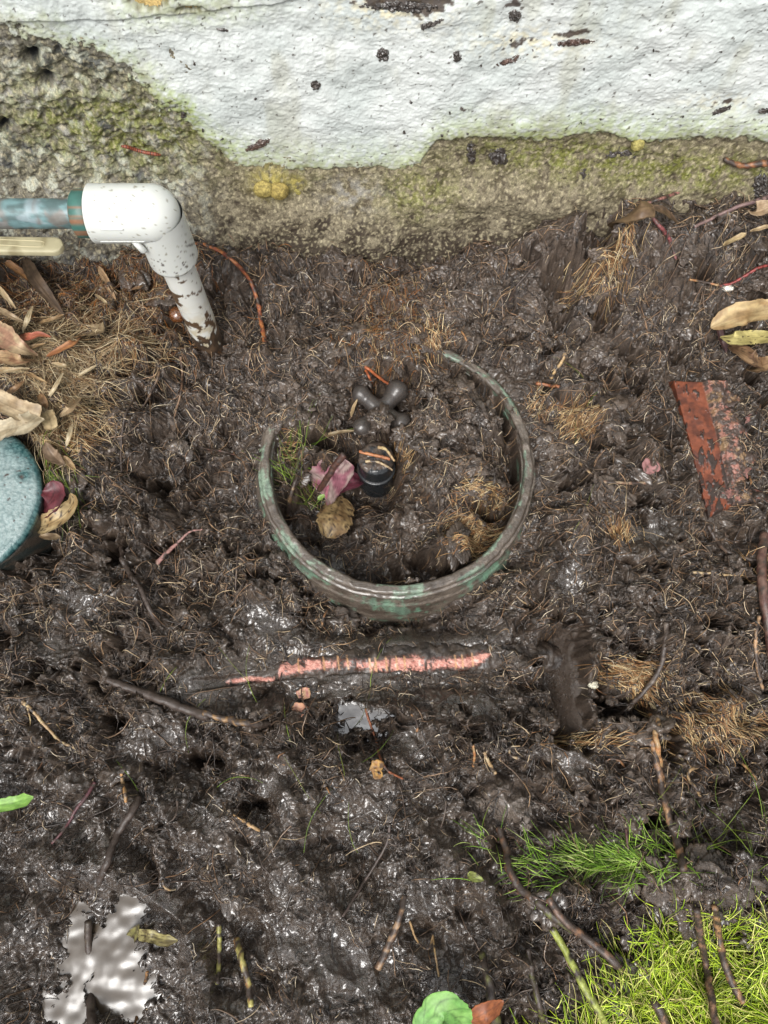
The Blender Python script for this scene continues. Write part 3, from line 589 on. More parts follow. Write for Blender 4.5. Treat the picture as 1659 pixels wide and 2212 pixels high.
grass('grass_strands', [(640, 1000, 30, 60, 40, 90, 60), (110, 980, 20, 60, 40, -75, 14), (140, 1030, 20, 40, 16, -60, 20), (1250, 1000, 20, 200, 4, 80, 20), (550, 1650, 300, 200, 14, 100, 40), (1500, 1830, 150, 80, 40, 30, 60)], [(120, 150, 50), (150, 176, 70), (110, 120, 50)], (.03, .06), (.00025, .0004), (0.0, .004))

# ------------------------------------------------------------------ mud crumbs
def blobs(name, P, Rr, Cc, m, sub=1, lump=0.3, squash=0.75):
    import bmesh
    bm = bmesh.new(); bmesh.ops.create_icosphere(bm, subdivisions=sub, radius=1); bm.verts.ensure_lookup_table()
    v = np.array([q.co[:] for q in bm.verts]); f = np.array([[q.index for q in t.verts] for t in bm.faces]); bm.free()
    n = len(P); k = len(v)
    VV = v[None] * (1 + RNG.normal(0, lump, (n, k, 1)) * 0.6) * RNG.uniform(.7, 1.3, (n, 1, 3)) * Rr[:, None, None]; VV[:, :, 2] *= squash
    VV = VV + P[:, None, :]
    FF = (np.arange(n) * k)[:, None, None] + f[None]
    return VV.reshape(-1, 3), FF.reshape(-1, 3), np.repeat(Cc, k, 0)
x, y, u, v = scatter(20000); n = len(x)
k = (ga(u, v, 170, 690, 260, 130) + ga(u, v, 840, 700, 90, 80)) < .3; x, y = x[k], y[k]; n = len(x)
Rc = RNG.gamma(2.0, .0005, n).clip(.0004, .0021)
Vc, Fc, Cc = blobs('c', np.stack([x, y, hz(x, y) + Rc * .35], -1), Rc, np.hstack([pick([(66, 56, 49), (50, 42, 37), (88, 77, 69)], n), RNG.uniform(.3, .6, (n, 1))]), M_MUD, 1, .75)
tag(link('mud_crumbs', mesh('mud_crumbs', Vc, Fc, Cc, M_MUD)), kind='stuff')

# ------------------------------------------------------------------ tubes: roots, twigs, pipes
def catmull(P, step):
    P = np.asarray(P, float); Pp = np.vstack([2 * P[0] - P[1], P, 2 * P[-1] - P[-2]]); out = []
    for i in range(1, len(Pp) - 2):
        p0, p1, p2, p3 = Pp[i - 1:i + 3]; n = max(2, int(np.linalg.norm((p2 - p1)[:3]) / step))
        t = np.linspace(0, 1, n, endpoint=False)[:, None]
        out.append(0.5 * ((2 * p1) + (-p0 + p2) * t + (2 * p0 - 5 * p1 + 4 * p2 - p3) * t ** 2 + (-p0 + 3 * p1 - 3 * p2 + p3) * t ** 3))
    out.append(P[-1:]); return np.vstack(out)
def sweep(P, R, sides, lump=0.0, seed=0, lscale=0.006, cap=True):
    P = np.asarray(P, float); n = len(P)
    T = np.gradient(P, axis=0); T /= np.linalg.norm(T, axis=1)[:, None] + 1e-12
    up = np.array([0, 0, 1.0]) if abs(T[0, 2]) < 0.9 else np.array([0, 1.0, 0])
    N = np.zeros_like(P); prev = np.cross(up, T[0]); prev /= np.linalg.norm(prev)
    for i in range(n):
        prev = prev - T[i] * prev.dot(T[i]); prev /= np.linalg.norm(prev); N[i] = prev
    Bv = np.cross(T, N)
    s = np.concatenate([[0], np.cumsum(np.linalg.norm(np.diff(P, axis=0), axis=1))])
    a = np.linspace(0, 2 * math.pi, sides, endpoint=False)
    R = np.broadcast_to(R, (n,)).astype(float)
    AA, SS_ = np.meshgrid(a, s); rr = R[:, None] * (1 + lump * (fbm(SS_, np.cos(AA) * .35 * R[:, None] * 3 + 7, lscale, seed, 3) + 0.6 * fbm(SS_, np.sin(AA) * R[:, None] * 1.5 + 3, lscale * .6, seed + 5, 2)))
    V = P[:, None] + N[:, None] * (np.cos(AA) * rr)[..., None] + Bv[:, None] * (np.sin(AA) * rr)[..., None]
    V = V.reshape(-1, 3); Q = gridq(n, sides, True)
    if cap:
        k = len(V); V = np.vstack([V, P[0] - T[0] * R[0] * .25, P[-1] + T[-1] * R[-1] * .25])
        j = np.arange(sides); j2 = (j + 1) % sides; b = (n - 1) * sides
        Q = np.vstack([Q, np.stack([np.full(sides, k), j2 * 0 + j, j2, j2], -1)[:, [0, 1, 2, 2]], np.stack([np.full(sides, k + 1), b + j2, b + j, b + j], -1)[:, [0, 1, 2, 2]]])
    return V, Q, s
def quads_fix(Q):                                                       # turn degenerate cap quads into fans of proper quads
    return Q
def mesh_mixed(name, V, Q, C, m):
    V = np.asarray(V); tri = Q[:, 2] == Q[:, 3]
    faces = [tuple(q) for q in Q[~tri].tolist()] + [tuple(q[:3]) for q in Q[tri].tolist()]
    me = bpy.data.meshes.new(name); me.from_pydata(V.tolist(), [], faces)
    me.polygons.foreach_set('use_smooth', np.ones(len(faces), bool))
    C = np.asarray(C, np.float32)
    if C.ndim == 1: C = np.tile(C, (len(V), 1))
    if C.shape[1] == 3: C = np.hstack([C, np.ones((len(C), 1), np.float32)])
    a = me.color_attributes.new('Col', 'FLOAT_COLOR', 'POINT'); a.data.foreach_set('color', np.ascontiguousarray(C, np.float32).ravel())
    me.materials.append(m); me.update(); return me
def mobj(name, V, Q, C, m, parent=None, org=None):
    V = np.asarray(V, float)
    if parent is not None: org = np.array(parent.location); pl = np.zeros(3)
    else:
        if org is None: org = np.array([V[:, 0].mean(), V[:, 1].mean(), V[:, 2].min()])
        pl = org
    return link(name, mesh_mixed(name, V - org, Q, C, m), parent, pl)
_ts = [900]
def root_geo(pts, w0, w1, bark, mud=0.5, mudc=(60, 50, 44), lump=0.22, sides=10, ring=None, onpts=None):
    """pts: photo positions with a lift in metres; w0, w1: photo widths at the two ends"""
    _ts[0] += 13; sd_ = _ts[0]
    P = []
    for p in pts:
        l_ = .55 * p[2] if len(p) > 2 else 0.0
        P.append(ground(p[0], p[1], l_ + 0.1 * w0 * PX))
    P = np.array(P) if onpts is None else np.array(onpts)
    w0, w1 = w0 * .86, w1 * .86; wmax = max(w0, w1) * PX / 2
    P = catmull(P, max(0.0012, wmax * 0.5))
    zz = hz(P[:, 0], P[:, 1]); 
    if onpts is None:
        P[:, 2] = np.maximum(P[:, 2], zz - wmax * 0.35)
        for _ in range(3): P[1:-1, 2] = (P[:-2, 2] + P[1:-1, 2] + P[2:, 2]) / 3
    s = np.linspace(0, 1, len(P))
    dd = 0.25 * wmax
    P[:, 0] += dd * fbm(s * 9, s * 0 + sd_, 1, sd_, 2); P[:, 1] += dd * fbm(s * 9, s * 0 + sd_, 1, sd_ + 3, 2)
    R = (w0 + (w1 - w0) * s) * PX / 2
    V, Q, sl = sweep(P, R, sides, lump, sd_, max(.004, wmax * 2))
    bk = np.atleast_2d([linp(b) for b in (bark if isinstance(bark, list) else [bark])])
    f1 = fbm(V[:, 0], V[:, 1] + V[:, 2], 0.006, sd_ + 7, 3)
    C = mixc(bk[0][None], bk[-1][None], ss(-.3, .3, f1))
    mm = ss(0.12, -0.12, fbm(V[:, 0] + V[:, 2], V[:, 1], 0.008, sd_ + 9, 3) + (0.36 - mud) * 1.1)
    C = mixc(C, lin(mudc)[None], mm)
    if ring:
        sv = np.concatenate([np.repeat(sl, sides), [0, 0]]); C = C * (1 - 0.45 * (np.mod(sv, ring) < ring * 0.22))[:, None]
    return V, Q, C
def root(name, label, cat, pts, w0, w1, bark, mud=0.5, group=None, forks=(), m=M_BARK, **kw):
    V, Q, C = root_geo(pts, w0, w1, bark, mud, **kw)
    if not forks:
        o = mobj(name, V, Q, C, m); return tag(o, label, cat, group)
    base = V.mean(0); base[2] = V[:, 2].min()
    e = empty(name, base, label, cat, group)
    mobj('stem', V, Q, C, m, e)
    for fp, fw in forks:
        V, Q, C = root_geo(fp, fw, fw * .35, bark, mud, **{k_: v_ for k_, v_ in kw.items() if k_ != 'onpts'})
        mobj('side_root', V, Q, C, m, e)
    return e
TAN = (190, 152, 100); ORG = (178, 108, 48); PINK = (176, 110, 104); DRK = (92, 72, 58); RED = (140, 52, 46); GRY = (128, 112, 98)
YG = (168, 182, 70)
root('root', 'orange knobbly root curving down from the white pipe elbow, reddish at its lower end', 'root', [(440, 527, .012), (470, 540, .016), (505, 565, .016), (540, 605, .014), (556, 650, .012), (565, 700, .008), (574, 748, .002)], 9, 13, [(196, 118, 50), (150, 70, 44)], 0.22, lump=.35, forks=[([(412, 528, .01), (430, 526, .014), (446, 530, .014)], 7)])
root('root', 'mud-coated forked root with tan bark running from the smooth mud to the grass', 'root', [(1410, 1600, .002), (1425, 1680, .004), (1440, 1750, .008), (1460, 1810, .012), (1478, 1880, .008)], 15, 18, [(190, 140, 84), (150, 110, 80)], .5)
root('root', 'orange-brown root standing upright in a dark crack right of the smooth mud', 'root', [(1405, 1545, .0), (1418, 1600, .006), (1427, 1660, .006), (1432, 1700, .002)], 14, 12, [(196, 128, 62), TAN], .15)
root('root', 'long brown mud-smeared root running diagonally down into the lawn', 'root', [(1185, 1940, .012), (1215, 1985, .016), (1270, 2030, .018), (1330, 2080, .02), (1385, 2130, .018), (1420, 2175, .014), (1440, 2215, .012)], 16, 20, [(170, 120, 84), (120, 92, 76)], .45, forks=[([(1100, 1925, .006), (1150, 1935, .010), (1200, 1960, .014)], 9)])
root('root', 'greenish mossy root lying beside the long brown diagonal root', 'root', [(1160, 1945, .006), (1210, 1990, .01), (1260, 2020, .01), (1310, 2065, .008), (1345, 2100, .002)], 20, 13, [(120, 124, 60), (90, 80, 54)], .62)
root('root', 'left of the two upright brown roots crossing the bright lawn', 'root', [(1505, 1965, .024), (1512, 2020, .024), (1525, 2080, .022), (1535, 2150, .02), (1548, 2220, .018)], 15, 17, [(176, 128, 92), (110, 84, 72)], .5, group=None)
root('root', 'right of the two upright roots on the bright lawn, pale orange at its lower end', 'root', [(1545, 1960, .022), (1552, 2020, .024), (1565, 2080, .022), (1590, 2140, .02), (1608, 2165, .016)], 14, 17, [(196, 146, 92), (150, 110, 80)], .4)
root('twig', 'bright yellow-green stalk at the bottom edge beside the lawn', 'stalk', [(1192, 2005, .006), (1225, 2060, .012), (1255, 2120, .012), (1290, 2180, .01), (1315, 2225, .006)], 15, 17, [(150, 160, 50), (180, 190, 70)], .22, sides=12)
root('twig', 'mossy upright stalk at the bottom edge left of the yellow-green stalk', 'stalk', [(1140, 2050, .002), (1150, 2110, .006), (1165, 2170, .006), (1175, 2225, .004)], 12, 14, [(120, 126, 44), (80, 70, 44)], .5)
root('twig', 'broad olive stalk at the bottom edge right of the orange leaf', 'stalk', [(1040, 2060, .0), (1055, 2120, .004), (1065, 2180, .004), (1075, 2225, .002)], 16, 26, [(110, 112, 44), (90, 84, 50)], .6)
root('twig', 'left of the two yellow stalks stuck in mud right of the lower puddle', 'stalk', [(472, 1995, .0), (474, 2040, .006), (472, 2090, .008), (470, 2125, .004)], 11, 9, [(190, 188, 84), (160, 150, 70)], .3)
root('twig', 'right, longer of the two yellow stalks stuck in mud right of the lower puddle', 'stalk', [(512, 2030, .002), (522, 2075, .008), (535, 2120, .01), (542, 2175, .006)], 16, 12, [(196, 184, 90), (170, 120, 60)], .3)
root('stick', 'dark reddish-brown stick at the right edge of the mud', 'stick', [(1652, 1155, .01), (1645, 1210, .014), (1650, 1290, .016), (1662, 1370, .014), (1672, 1450, .01)], 24, 22, [(96, 58, 48), (130, 96, 80)], .25, lump=.08)
root('root', 'thin tan root standing beside the reddish stick at the right edge', 'root', [(1640, 1330, .01), (1632, 1380, .012), (1636, 1440, .01), (1648, 1490, .004)], 9, 8, [(196, 150, 100), GRY], .4)
root('stick', 'smooth grey-purple stick slanting up near the right end of the wall', 'stick', [(1500, 490, .012), (1545, 468, .02), (1590, 448, .024), (1640, 432, .026), (1680, 420, .028)], 8, 12, [(136, 104, 104), (150, 120, 112)], .12, lump=.08)
root('root', 'pink knotty root against the footing behind the brown folded leaf', 'root', [(1392, 442, .01), (1425, 430, .018), (1460, 418, .02), (1495, 407, .02)], 8, 8, [(176, 96, 92), (190, 130, 116)], .1, ring=.004)
root('root', 'pink knotty root running down under the brown folded leaf', 'root', [(1404, 462, .008), (1425, 488, .012), (1445, 515, .008), (1460, 560, .002)], 11, 8, [(168, 84, 84), (130, 80, 76)], .35, ring=.004)
root('root', 'red ringed worm-like root at the right edge beside the white pebble', 'root', [(1555, 618, .006), (1585, 610, .01), (1615, 592, .014), (1640, 578, .016), (1675, 568, .018)], 7, 8, [(170, 60, 50), (150, 50, 46)], .03, ring=.0022)
root('root', 'short orange-tan root leading into the red worm-like root', 'root', [(1490, 604, .006), (1520, 609, .01), (1552, 616, .008)], 6, 6, [(186, 120, 62), TAN], .2)
root('stick', 'pointed splintered brown stick lying in wet mud near the bottom', 'stick', [(874, 1935, .004), (862, 1985, .01), (842, 2035, .012), (825, 2075, .008), (816, 2092, .002)], 12, 17, [(176, 140, 100), (120, 88, 66)], .4)
root('root', 'long thin dark root winding down from the yellow leaf scrap to the splintered stick', 'root', [(842, 1780, .004), (836, 1820, .01), (815, 1860, .012), (790, 1900, .01), (765, 1940, .006), (740, 1980, .002)], 7, 5, [(110, 92, 84), (84, 66, 60)], .5)
root('root', 'thin orange root dangling across the small puddle', 'root', [(790, 1530, .018), (798, 1560, .022), (812, 1600, .02), (822, 1640, .012), (838, 1665, .006), (870, 1682, .004)], 6, 5, [(186, 104, 54), (150, 84, 48)], .15)
root('root', 'thick muddy root with a pale torn end lying left of the small puddle', 'root', [(230, 1468, .004), (290, 1490, .008), (350, 1512, .01), (410, 1535, .012), (450, 1545, .012)], 18, 24, [(110, 92, 80), (80, 66, 56)], .75)
root('root', 'peeled tan root stub pointing right towards the small puddle', 'root', [(438, 1540, .012), (480, 1552, .014), (530, 1562, .012), (585, 1566, .006)], 14, 19, [(170, 126, 66), (100, 76, 56)], .55)
root('root', 'dark muddy root slanting down left of the valve box', 'root', [(262, 1185, .002), (275, 1230, .006), (305, 1275, .01), (325, 1320, .008), (345, 1350, .002)], 15, 12, [(88, 72, 64), (70, 58, 50)], .8)
root('root', 'pink-tipped pointed root splinter lying left of the valve box', 'root', [(338, 1218, .004), (358, 1196, .01), (385, 1172, .014), (408, 1150, .016), (438, 1143, .014)], 13, 3, [(196, 140, 130), (150, 110, 100)], .3)
root('root', 'short forked grey-tan root below the pink-tipped splinter', 'root', [(345, 1265, .004), (380, 1252, .01), (420, 1245, .01)], 6, 5, [(160, 140, 116), GRY], .4, forks=[([(365, 1235, .006), (390, 1260, .008), (425, 1285, .004)], 6)])
root('root', 'thin upright root between the lid and the valve box, crossing dark mud', 'root', [(515, 1170, .004), (512, 1220, .008), (509, 1270, .01), (510, 1310, .004)], 5, 5, [(150, 120, 84), DRK], .4)
root('root', 'knobbly pale yellow root with hairs at the left edge of the mud', 'root', [(40, 1508, .006), (70, 1535, .01), (95, 1565, .012), (130, 1600, .01), (160, 1615, .004)], 9, 5, [(206, 178, 120), TAN], .35, lump=.4, forks=[([(60, 1530, .008), (66, 1560, .008), (60, 1585, .004)], 4), ([(95, 1565, .01), (118, 1562, .01), (132, 1578, .004)], 4)])
root('root', 'short bright orange root stub upright in mud left of the bottom lawn stalks', 'root', [(262, 1670, .004), (265, 1690, .01), (270, 1715, .01), (272, 1732, .002)], 8, 8, [(206, 150, 80), TAN], .2)
root('root', 'short tan root stub lying in the mud below the small puddle at left', 'root', [(525, 1772, .006), (545, 1786, .01), (560, 1794, .006)], 8, 7, [(206, 160, 100), TAN], .15, forks=[([(505, 1760, .002), (530, 1776, .006)], 5)])
root('root', 'pale splintered root stub above the mud lump with grass below', 'root', [(1046, 1625, .002), (1055, 1645, .008), (1065, 1665, .01), (1070, 1672, .006)], 8, 10, [(206, 184, 140), TAN], .3)
root('root', 'thin orange root stub left of the pale splintered stub', 'root', [(1022, 1610, .002), (1025, 1632, .008), (1022, 1655, .004)], 6, 6, [(186, 120, 60), TAN], .25)
root('root', 'dark thick mud-coated root in the lower left mud, slanting up to the right', 'root', [(215, 1905, .002), (232, 1860, .01), (255, 1800, .014), (285, 1755, .012), (300, 1725, .004)], 15, 17, [(96, 84, 76), (80, 68, 60)], .8)
root('root', 'dark upright root right of the smooth mud cut, running towards the lawn', 'root', [(1440, 1345, .004), (1436, 1400, .01), (1420, 1455, .012), (1385, 1500, .01), (1345, 1540, .004)], 14, 10, [(120, 104, 92), GRY], .6)
root('root', 'long thin pale root lying level near the right edge below the brick', 'root', [(1495, 1236, .006), (1520, 1238, .01), (1570, 1242, .01), (1620, 1246, .006)], 7, 5, [(196, 168, 120), TAN], .25)
root('root', 'muddy forked root curling below the lower end of the brick', 'root', [(1530, 1135, .004), (1545, 1165, .01), (1570, 1190, .012), (1605, 1205, .008), (1650, 1212, .002)], 12, 9, [(130, 104, 84), DRK], .55, forks=[([(1565, 1140, .006), (1572, 1165, .012), (1605, 1172, .01)], 4), ([(1632, 1140, .006), (1622, 1165, .01), (1618, 1188, .01)], 4)])
root('root', 'mud-crusted straight root lying level between the valve box and the pink bark patch', 'root', [(1278, 1040, .002), (1320, 1042, .008), (1360, 1044, .008), (1400, 1043, .002)], 8, 9, [(190, 164, 130), (150, 96, 70)], .35)
root('root', 'thin root slanting down to the left above the straight level root', 'root', [(1252, 1000, .006), (1275, 1022, .01), (1300, 1048, .004)], 7, 4, [(176, 150, 110), TAN], .4)
root('root', 'tan peeled root stub right of the top of the valve box', 'root', [(1190, 818, .006), (1200, 800, .012), (1213, 782, .012), (1222, 762, .006)], 9, 9, [(206, 168, 104), TAN], .12)
root('root', 'rusty orange root lying level right of the top of the valve box', 'root', [(1158, 828, .006), (1185, 833, .01), (1208, 836, .006)], 9, 8, [(176, 96, 44), (190, 120, 70)], .2)
root('root', 'orange forked root above the black valve handle', 'root', [(788, 792, .004), (800, 800, .012), (818, 815, .014), (840, 830, .012)], 9, 7, [(206, 106, 36), (176, 88, 36)], .1, forks=[([(790, 800, .006), (798, 815, .012), (805, 830, .008)], 8)])
root('root', 'rusty root curving right of the black valve handle', 'root', [(845, 860, .006), (850, 845, .014), (862, 832, .014), (870, 822, .01)], 7, 6, [(196, 104, 44), ORG], .2, forks=[([(850, 845, .012), (870, 848, .012), (885, 846, .01)], 4), ([(858, 838, .012), (868, 850, .012), (872, 858, .01)], 3)])
root('root', 'thin dark root with hairs lying right of the pipe base, pink at one end', 'root', [(410, 955, .006), (440, 968, .01), (480, 975, .01), (510, 982, .004)], 5, 5, [(160, 110, 100), DRK], .5)
root('root', 'straight thin tan root splinter hanging right of the white pipe foot', 'root', [(390, 770, .006), (394, 810, .014), (390, 850, .012), (375, 905, .004)], 8, 4, [(150, 116, 84), (120, 88, 64)], .3, forks=[([(392, 830, .012), (405, 870, .01), (425, 905, .004)], 4), ([(390, 800, .012), (398, 790, .014), (402, 765, .012)], 4)])
root('root', 'bundled brown root hanging left of the straight splinter', 'root', [(350, 760, .006), (342, 810, .014), (325, 850, .012), (308, 880, .004)], 10, 5, [(130, 100, 70), (100, 76, 56)], .35, forks=[([(325, 850, .01), (325, 900, .008), (328, 950, .004)], 4)])
root('root', 'pale branching root above the brick, pointing down to the left', 'root', [(1165, 560, .01), (1140, 590, .016), (1115, 620, .012), (1100, 650, .004)], 7, 5, [(120, 92, 76), DRK], .5)
root('root', 'orange-brown bark-like root at the far right end of the footing', 'root', [(1565, 338, .05), (1600, 341, .05), (1640, 337, .05), (1680, 334, .05)], 12, 18, [(170, 110, 60), (110, 66, 40)], .3, onpts=[wall_y(1562, 333) - [0, .006, 0], wall_y(1600, 343) - [0, .008, 0], wall_y(1640, 338) - [0, .008, 0], wall_y(1690, 336) - [0, .008, 0]])
root('root', 'dark purple root in the lower left mud, smooth like a worm', 'root', [(112, 1822, .004), (132, 1800, .01), (150, 1775, .012), (165, 1748, .012), (185, 1722, .01), (205, 1690, .004)], 5, 9, [(96, 54, 62), (120, 72, 76)], .12, lump=.05)
root('root', 'curled pale root in the stringy mud right of the smooth mud', 'root', [(1510, 1655, .01), (1490, 1665, .014), (1488, 1685, .014), (1505, 1705, .01), (1520, 1740, .004)], 7, 7, [(196, 160, 104), TAN], .25)
root('root', 'light orange root half out of the mud near the right edge above the lawn', 'root', [(1590, 1640, .008), (1615, 1660, .012), (1640, 1690, .008)], 7, 5, [(206, 150, 84), TAN], .2)
root('root', 'thin reddish root beside the upper grass tuft', 'root', [(1352, 1790, .006), (1356, 1830, .012), (1362, 1880, .01)], 6, 7, [(120, 76, 62), (96, 60, 54)], .3)
root('root', 'stubby brown root standing at the left end of the upper grass tuft', 'root', [(1076, 1788, .006), (1084, 1808, .014), (1094, 1840, .016), (1100, 1880, .012), (1125, 1920, .008), (1150, 1940, .006)], 16, 18, [(130, 82, 48), (110, 84, 60)], .5)
root('root', 'long thin muddy root leading from the valve box left edge to the pipe', 'root', [(262, 1020, .004), (262, 960, .01), (270, 900, .012), (290, 860, .006)], 6, 5, [(84, 70, 60), DRK], .6)
root('root', 'thin yellow root curling in the mud at the bottom edge left of the green leaf', 'root', [(885, 1990, .006), (900, 2030, .012), (925, 2050, .012), (935, 2020, .01)], 5, 4, [(180, 140, 80), TAN], .1)
root('root', 'straight thin tan root standing at the bottom edge above the green leaf', 'root', [(935, 2020, .006), (940, 2060, .012), (948, 2110, .006)], 4, 4, [(186, 150, 90), TAN], .1)
root('twig', 'orange-edged twig lying across the right side of the lower puddle', 'twig', [(318, 2100, .01), (310, 2140, .012), (300, 2180, .012), (290, 2215, .01)], 7, 6, [(186, 130, 60), (90, 66, 44)], .3)
root('twig', 'thick dark stem crossing the lower puddle from top to bottom', 'twig', [(190, 1990, .01), (192, 2060, .012), (195, 2130, .012), (198, 2220, .01)], 17, 20, [(84, 70, 52), (70, 58, 46)], .5, lump=.1)
# generic mid-sized roots scattered through the mud, each its own object
KNOBS = [(140, 1740, 60), (900, 1330, 30), (1300, 1180, 60), (1500, 1400, 50), (1600, 1500, 40), (700, 1330, 40), (450, 1400, 60), (560, 760, 50), (640, 820, 40), (720, 800, 50), (700, 700, 40), (960, 640, 60), (1080, 660, 40), (1190, 730, 50), (1330, 900, 60), (1380, 850, 30), (1580, 900, 50), (1620, 1050, 40), (420, 880, 40), (230, 1120, 50), (190, 1350, 50), (90, 1650, 50), (380, 1760, 60), (460, 1850, 60), (640, 1800, 60), (720, 1720, 50), (960, 1760, 60), (1100, 1620, 50), (1180, 1700, 50), (1330, 1640, 50), (1580, 1420, 40), (1620, 1650, 40), (1250, 1330, 40), (900, 1560, 40), (1010, 1570, 50), (1130, 1300, 40), (580, 1570, 30), (600, 1640, 40), (80, 1960, 50), (360, 1920, 40), (100, 2080, 40), (1600, 1900, 40), (1370, 1330, 40), (1480, 1500, 40), (860, 640, 40), (1000, 720, 40), (1450, 620, 50), (1510, 700, 30)]
MARKS = [('the valve box', 858, 1000), ('the pink-scarred root', 780, 1440), ('the small puddle', 772, 1556), ('the lower puddle', 200, 2090), ('the red brick', 1520, 970), ('the white pipe foot', 450, 730), ('the teal cover', 40, 1090), ('the smooth mud cut', 1235, 1470), ('the upper grass tuft', 1300, 1865), ('the yellow leaf scrap', 814, 1660), ('the green grass blade end', 40, 1735), ('the splintered stick', 845, 2015), ('the pale mud lump', 1085, 1742), ('the orange knobbly root', 540, 620), ('the grey-purple stick', 1580, 450), ('the reddish stick', 1650, 1300), ('the pink bark patch', 1404, 1008)]
seen_labels = set()
def where_label(prefix, u_, v_):
    for k_ in sorted(range(len(MARKS)), key=lambda q: math.hypot(MARKS[q][1] - u_, MARKS[q][2] - v_)):
        nm, mu, mv = MARKS[k_]; dx, dy = u_ - mu, v_ - mv
        d = ('right of' if dx > 0 else 'left of') if abs(dx) > 1.8 * abs(dy) else ('below' if dy > 0 else 'above') if abs(dy) > 1.8 * abs(dx) else (('below' if dy > 0 else 'above') + ' and ' + ('right of' if dx > 0 else 'left of'))
        L_ = f'{prefix} {d} {nm}'
        if L_ not in seen_labels: seen_labels.add(L_); return L_
COLN = ['tan and dark', 'orange-tan', 'grey-brown', 'pale']
for i, (u0, v0, L) in enumerate(KNOBS):
    a = RNG.uniform(0, 6.28); cu = RNG.normal(0, .5); pts = []
    for t in (-1, -.4, .3, 1):
        aa = a + cu * t; pts.append((u0 + math.cos(aa) * L * .5 * t, v0 + math.sin(aa) * L * .5 * t, .004 + .006 * (1 - t * t)))
    c = [[(150, 120, 84), DRK], [(186, 132, 74), (140, 96, 60)], [(110, 92, 80), GRY], [(190, 170, 134), TAN]][i % 4]
    w = RNG.uniform(3.5, 6.5)
    root('root', where_label('short thin ' + COLN[i % 4] + ' root', u0, v0), 'root', pts, w, w * .5, c, .3, group='short thin roots in the mud', sides=7)

# ------------------------------------------------------------------ the thick scarred root below the valve box
P = np.array([list(at(u_, v_, -0.036)) + [-0.036] for u_, v_ in LOG]); P[0, 2] -= .02; P[1, 2] -= .010; P[2, 2] -= .001; P[-1, 2] -= .016; P[-2, 2] -= .007
P = catmull(P, 0.0009); Rl = np.interp(np.linspace(0, 1, len(P)), [0, .2, .5, .9, 1], [.012, .016, .0175, .016, .013])
V_l, Q_l, _ = sweep(P, Rl, 90, .16, 777, .014)
ul, vl = proj(V_l[:, 0], V_l[:, 1], V_l[:, 2])
fl = fbm(V_l[:, 0], V_l[:, 1], .012, 781, 3)
Cl = mixc(lin((62, 52, 44))[None], lin((40, 33, 29))[None], ss(-.3, .4, fl))
topside = V_l[:, 2] > -0.040
vc = np.interp(ul, [474, 500, 540, 590, 610, 660, 760, 800, 850, 920, 1000, 1030, 1062], [1483, 1472, 1466, 1470, 1446, 1437, 1434, 1440, 1436, 1436, 1432, 1426, 1412])
hw = np.interp(ul, [474, 490, 590, 605, 640, 700, 760, 800, 860, 900, 930, 1000, 1040, 1062], [0, 4, 5, 10, 13, 8, 5, 9, 14, 18, 9, 10, 9, 1])
gapn = fbm(ul * .001, vl * .001, .018, 783, 3)
pm = ss(2, -2, np.abs(vl - vc) - hw * (1 + .5 * fbm(ul * .001, vl * .003, .012, 785, 3))) * topside * ss(-.36, -.24, gapn + .3 * fbm(ul * .001, vl * .002, .005, 791, 2)) * (ul > 474) * (ul < 1062)
for (gu, gw) in [(598, 4), (920, 3), (735, 8), (765, 5), (842, 2)]: pm = pm * (1 - ss(gw + 1, gw - 1, np.abs(ul - gu)) * (vl < 1500))
pk = mixc(lin((198, 146, 132))[None], lin((164, 106, 94))[None], ss(-.3, .4, fbm(ul * .001, vl * .004, .01, 787, 3)))
Cl = Cl * (1 - pm[:, None]) + pk * pm[:, None]
halo = ss(10, 4, np.abs(vl - vc) - hw) * topside * (ul > 600) * (ul < 1050) * ss(-.1, .3, fbm(ul * .001, vl * .004, .006, 789, 2)) * (1 - pm)
Cl = mixc(Cl, lin((96, 48, 32))[None], halo * .7)
for tu in [645, 700, 732, 752, 800, 812, 835, 858, 875, 1000, 1022, 985]:
    if True: Cl_t = 0
    tk = ss(2.6, 1.2, np.abs(ul - tu - .1 * (vl - 1440))) * ss(17, 13, np.abs(vl - vc + 3)) * topside
    Cl = mixc(Cl, lin((180, 138, 100))[None], tk * .9)
M_LOG = mat('scarred_bark', .45, ((420, .5), (1100, .5)), .0016, .5, .3, 700, rattr=True, rvar=.1, coat=.25)
logo = mobj('thick_root', V_l, Q_l, np.hstack([Cl, .36 + .3 * pm[:, None]]), M_LOG)
tag(logo, 'thick mud-covered root lying below the valve box with a long pink scraped scar', 'root')

# ------------------------------------------------------------------ valve box (ring)
def lathe(prof, cx, cy, n=256, wob=0, seed=0):
    a = np.linspace(0, 2 * math.pi, n, endpoint=False); pr = np.asarray(prof, float)
    R_, A_ = np.meshgrid(pr[:, 0], a, indexing='ij'); Z_, _ = np.meshgrid(pr[:, 1], a, indexing='ij')
    if wob: R_ = R_ + wob * fbm(np.cos(A_) * .1 + R_ * 0, np.sin(A_) * .1 + Z_, .05, seed, 2)
    V = np.stack([cx + R_ * np.cos(A_), cy + R_ * np.sin(A_), Z_], -1).reshape(-1, 3)
    return V, gridq(len(pr), n, True)[:, ::-1]
def dense(prof, step=.0012):
    o = []
    for (a, b), (c, d) in zip(prof[:-1], prof[1:]):
        n = max(1, int(math.hypot(c - a, d - b) / step))
        for k in range(n): o.append((a + (c - a) * k / n, b + (d - b) * k / n))
    return o + [prof[-1]]
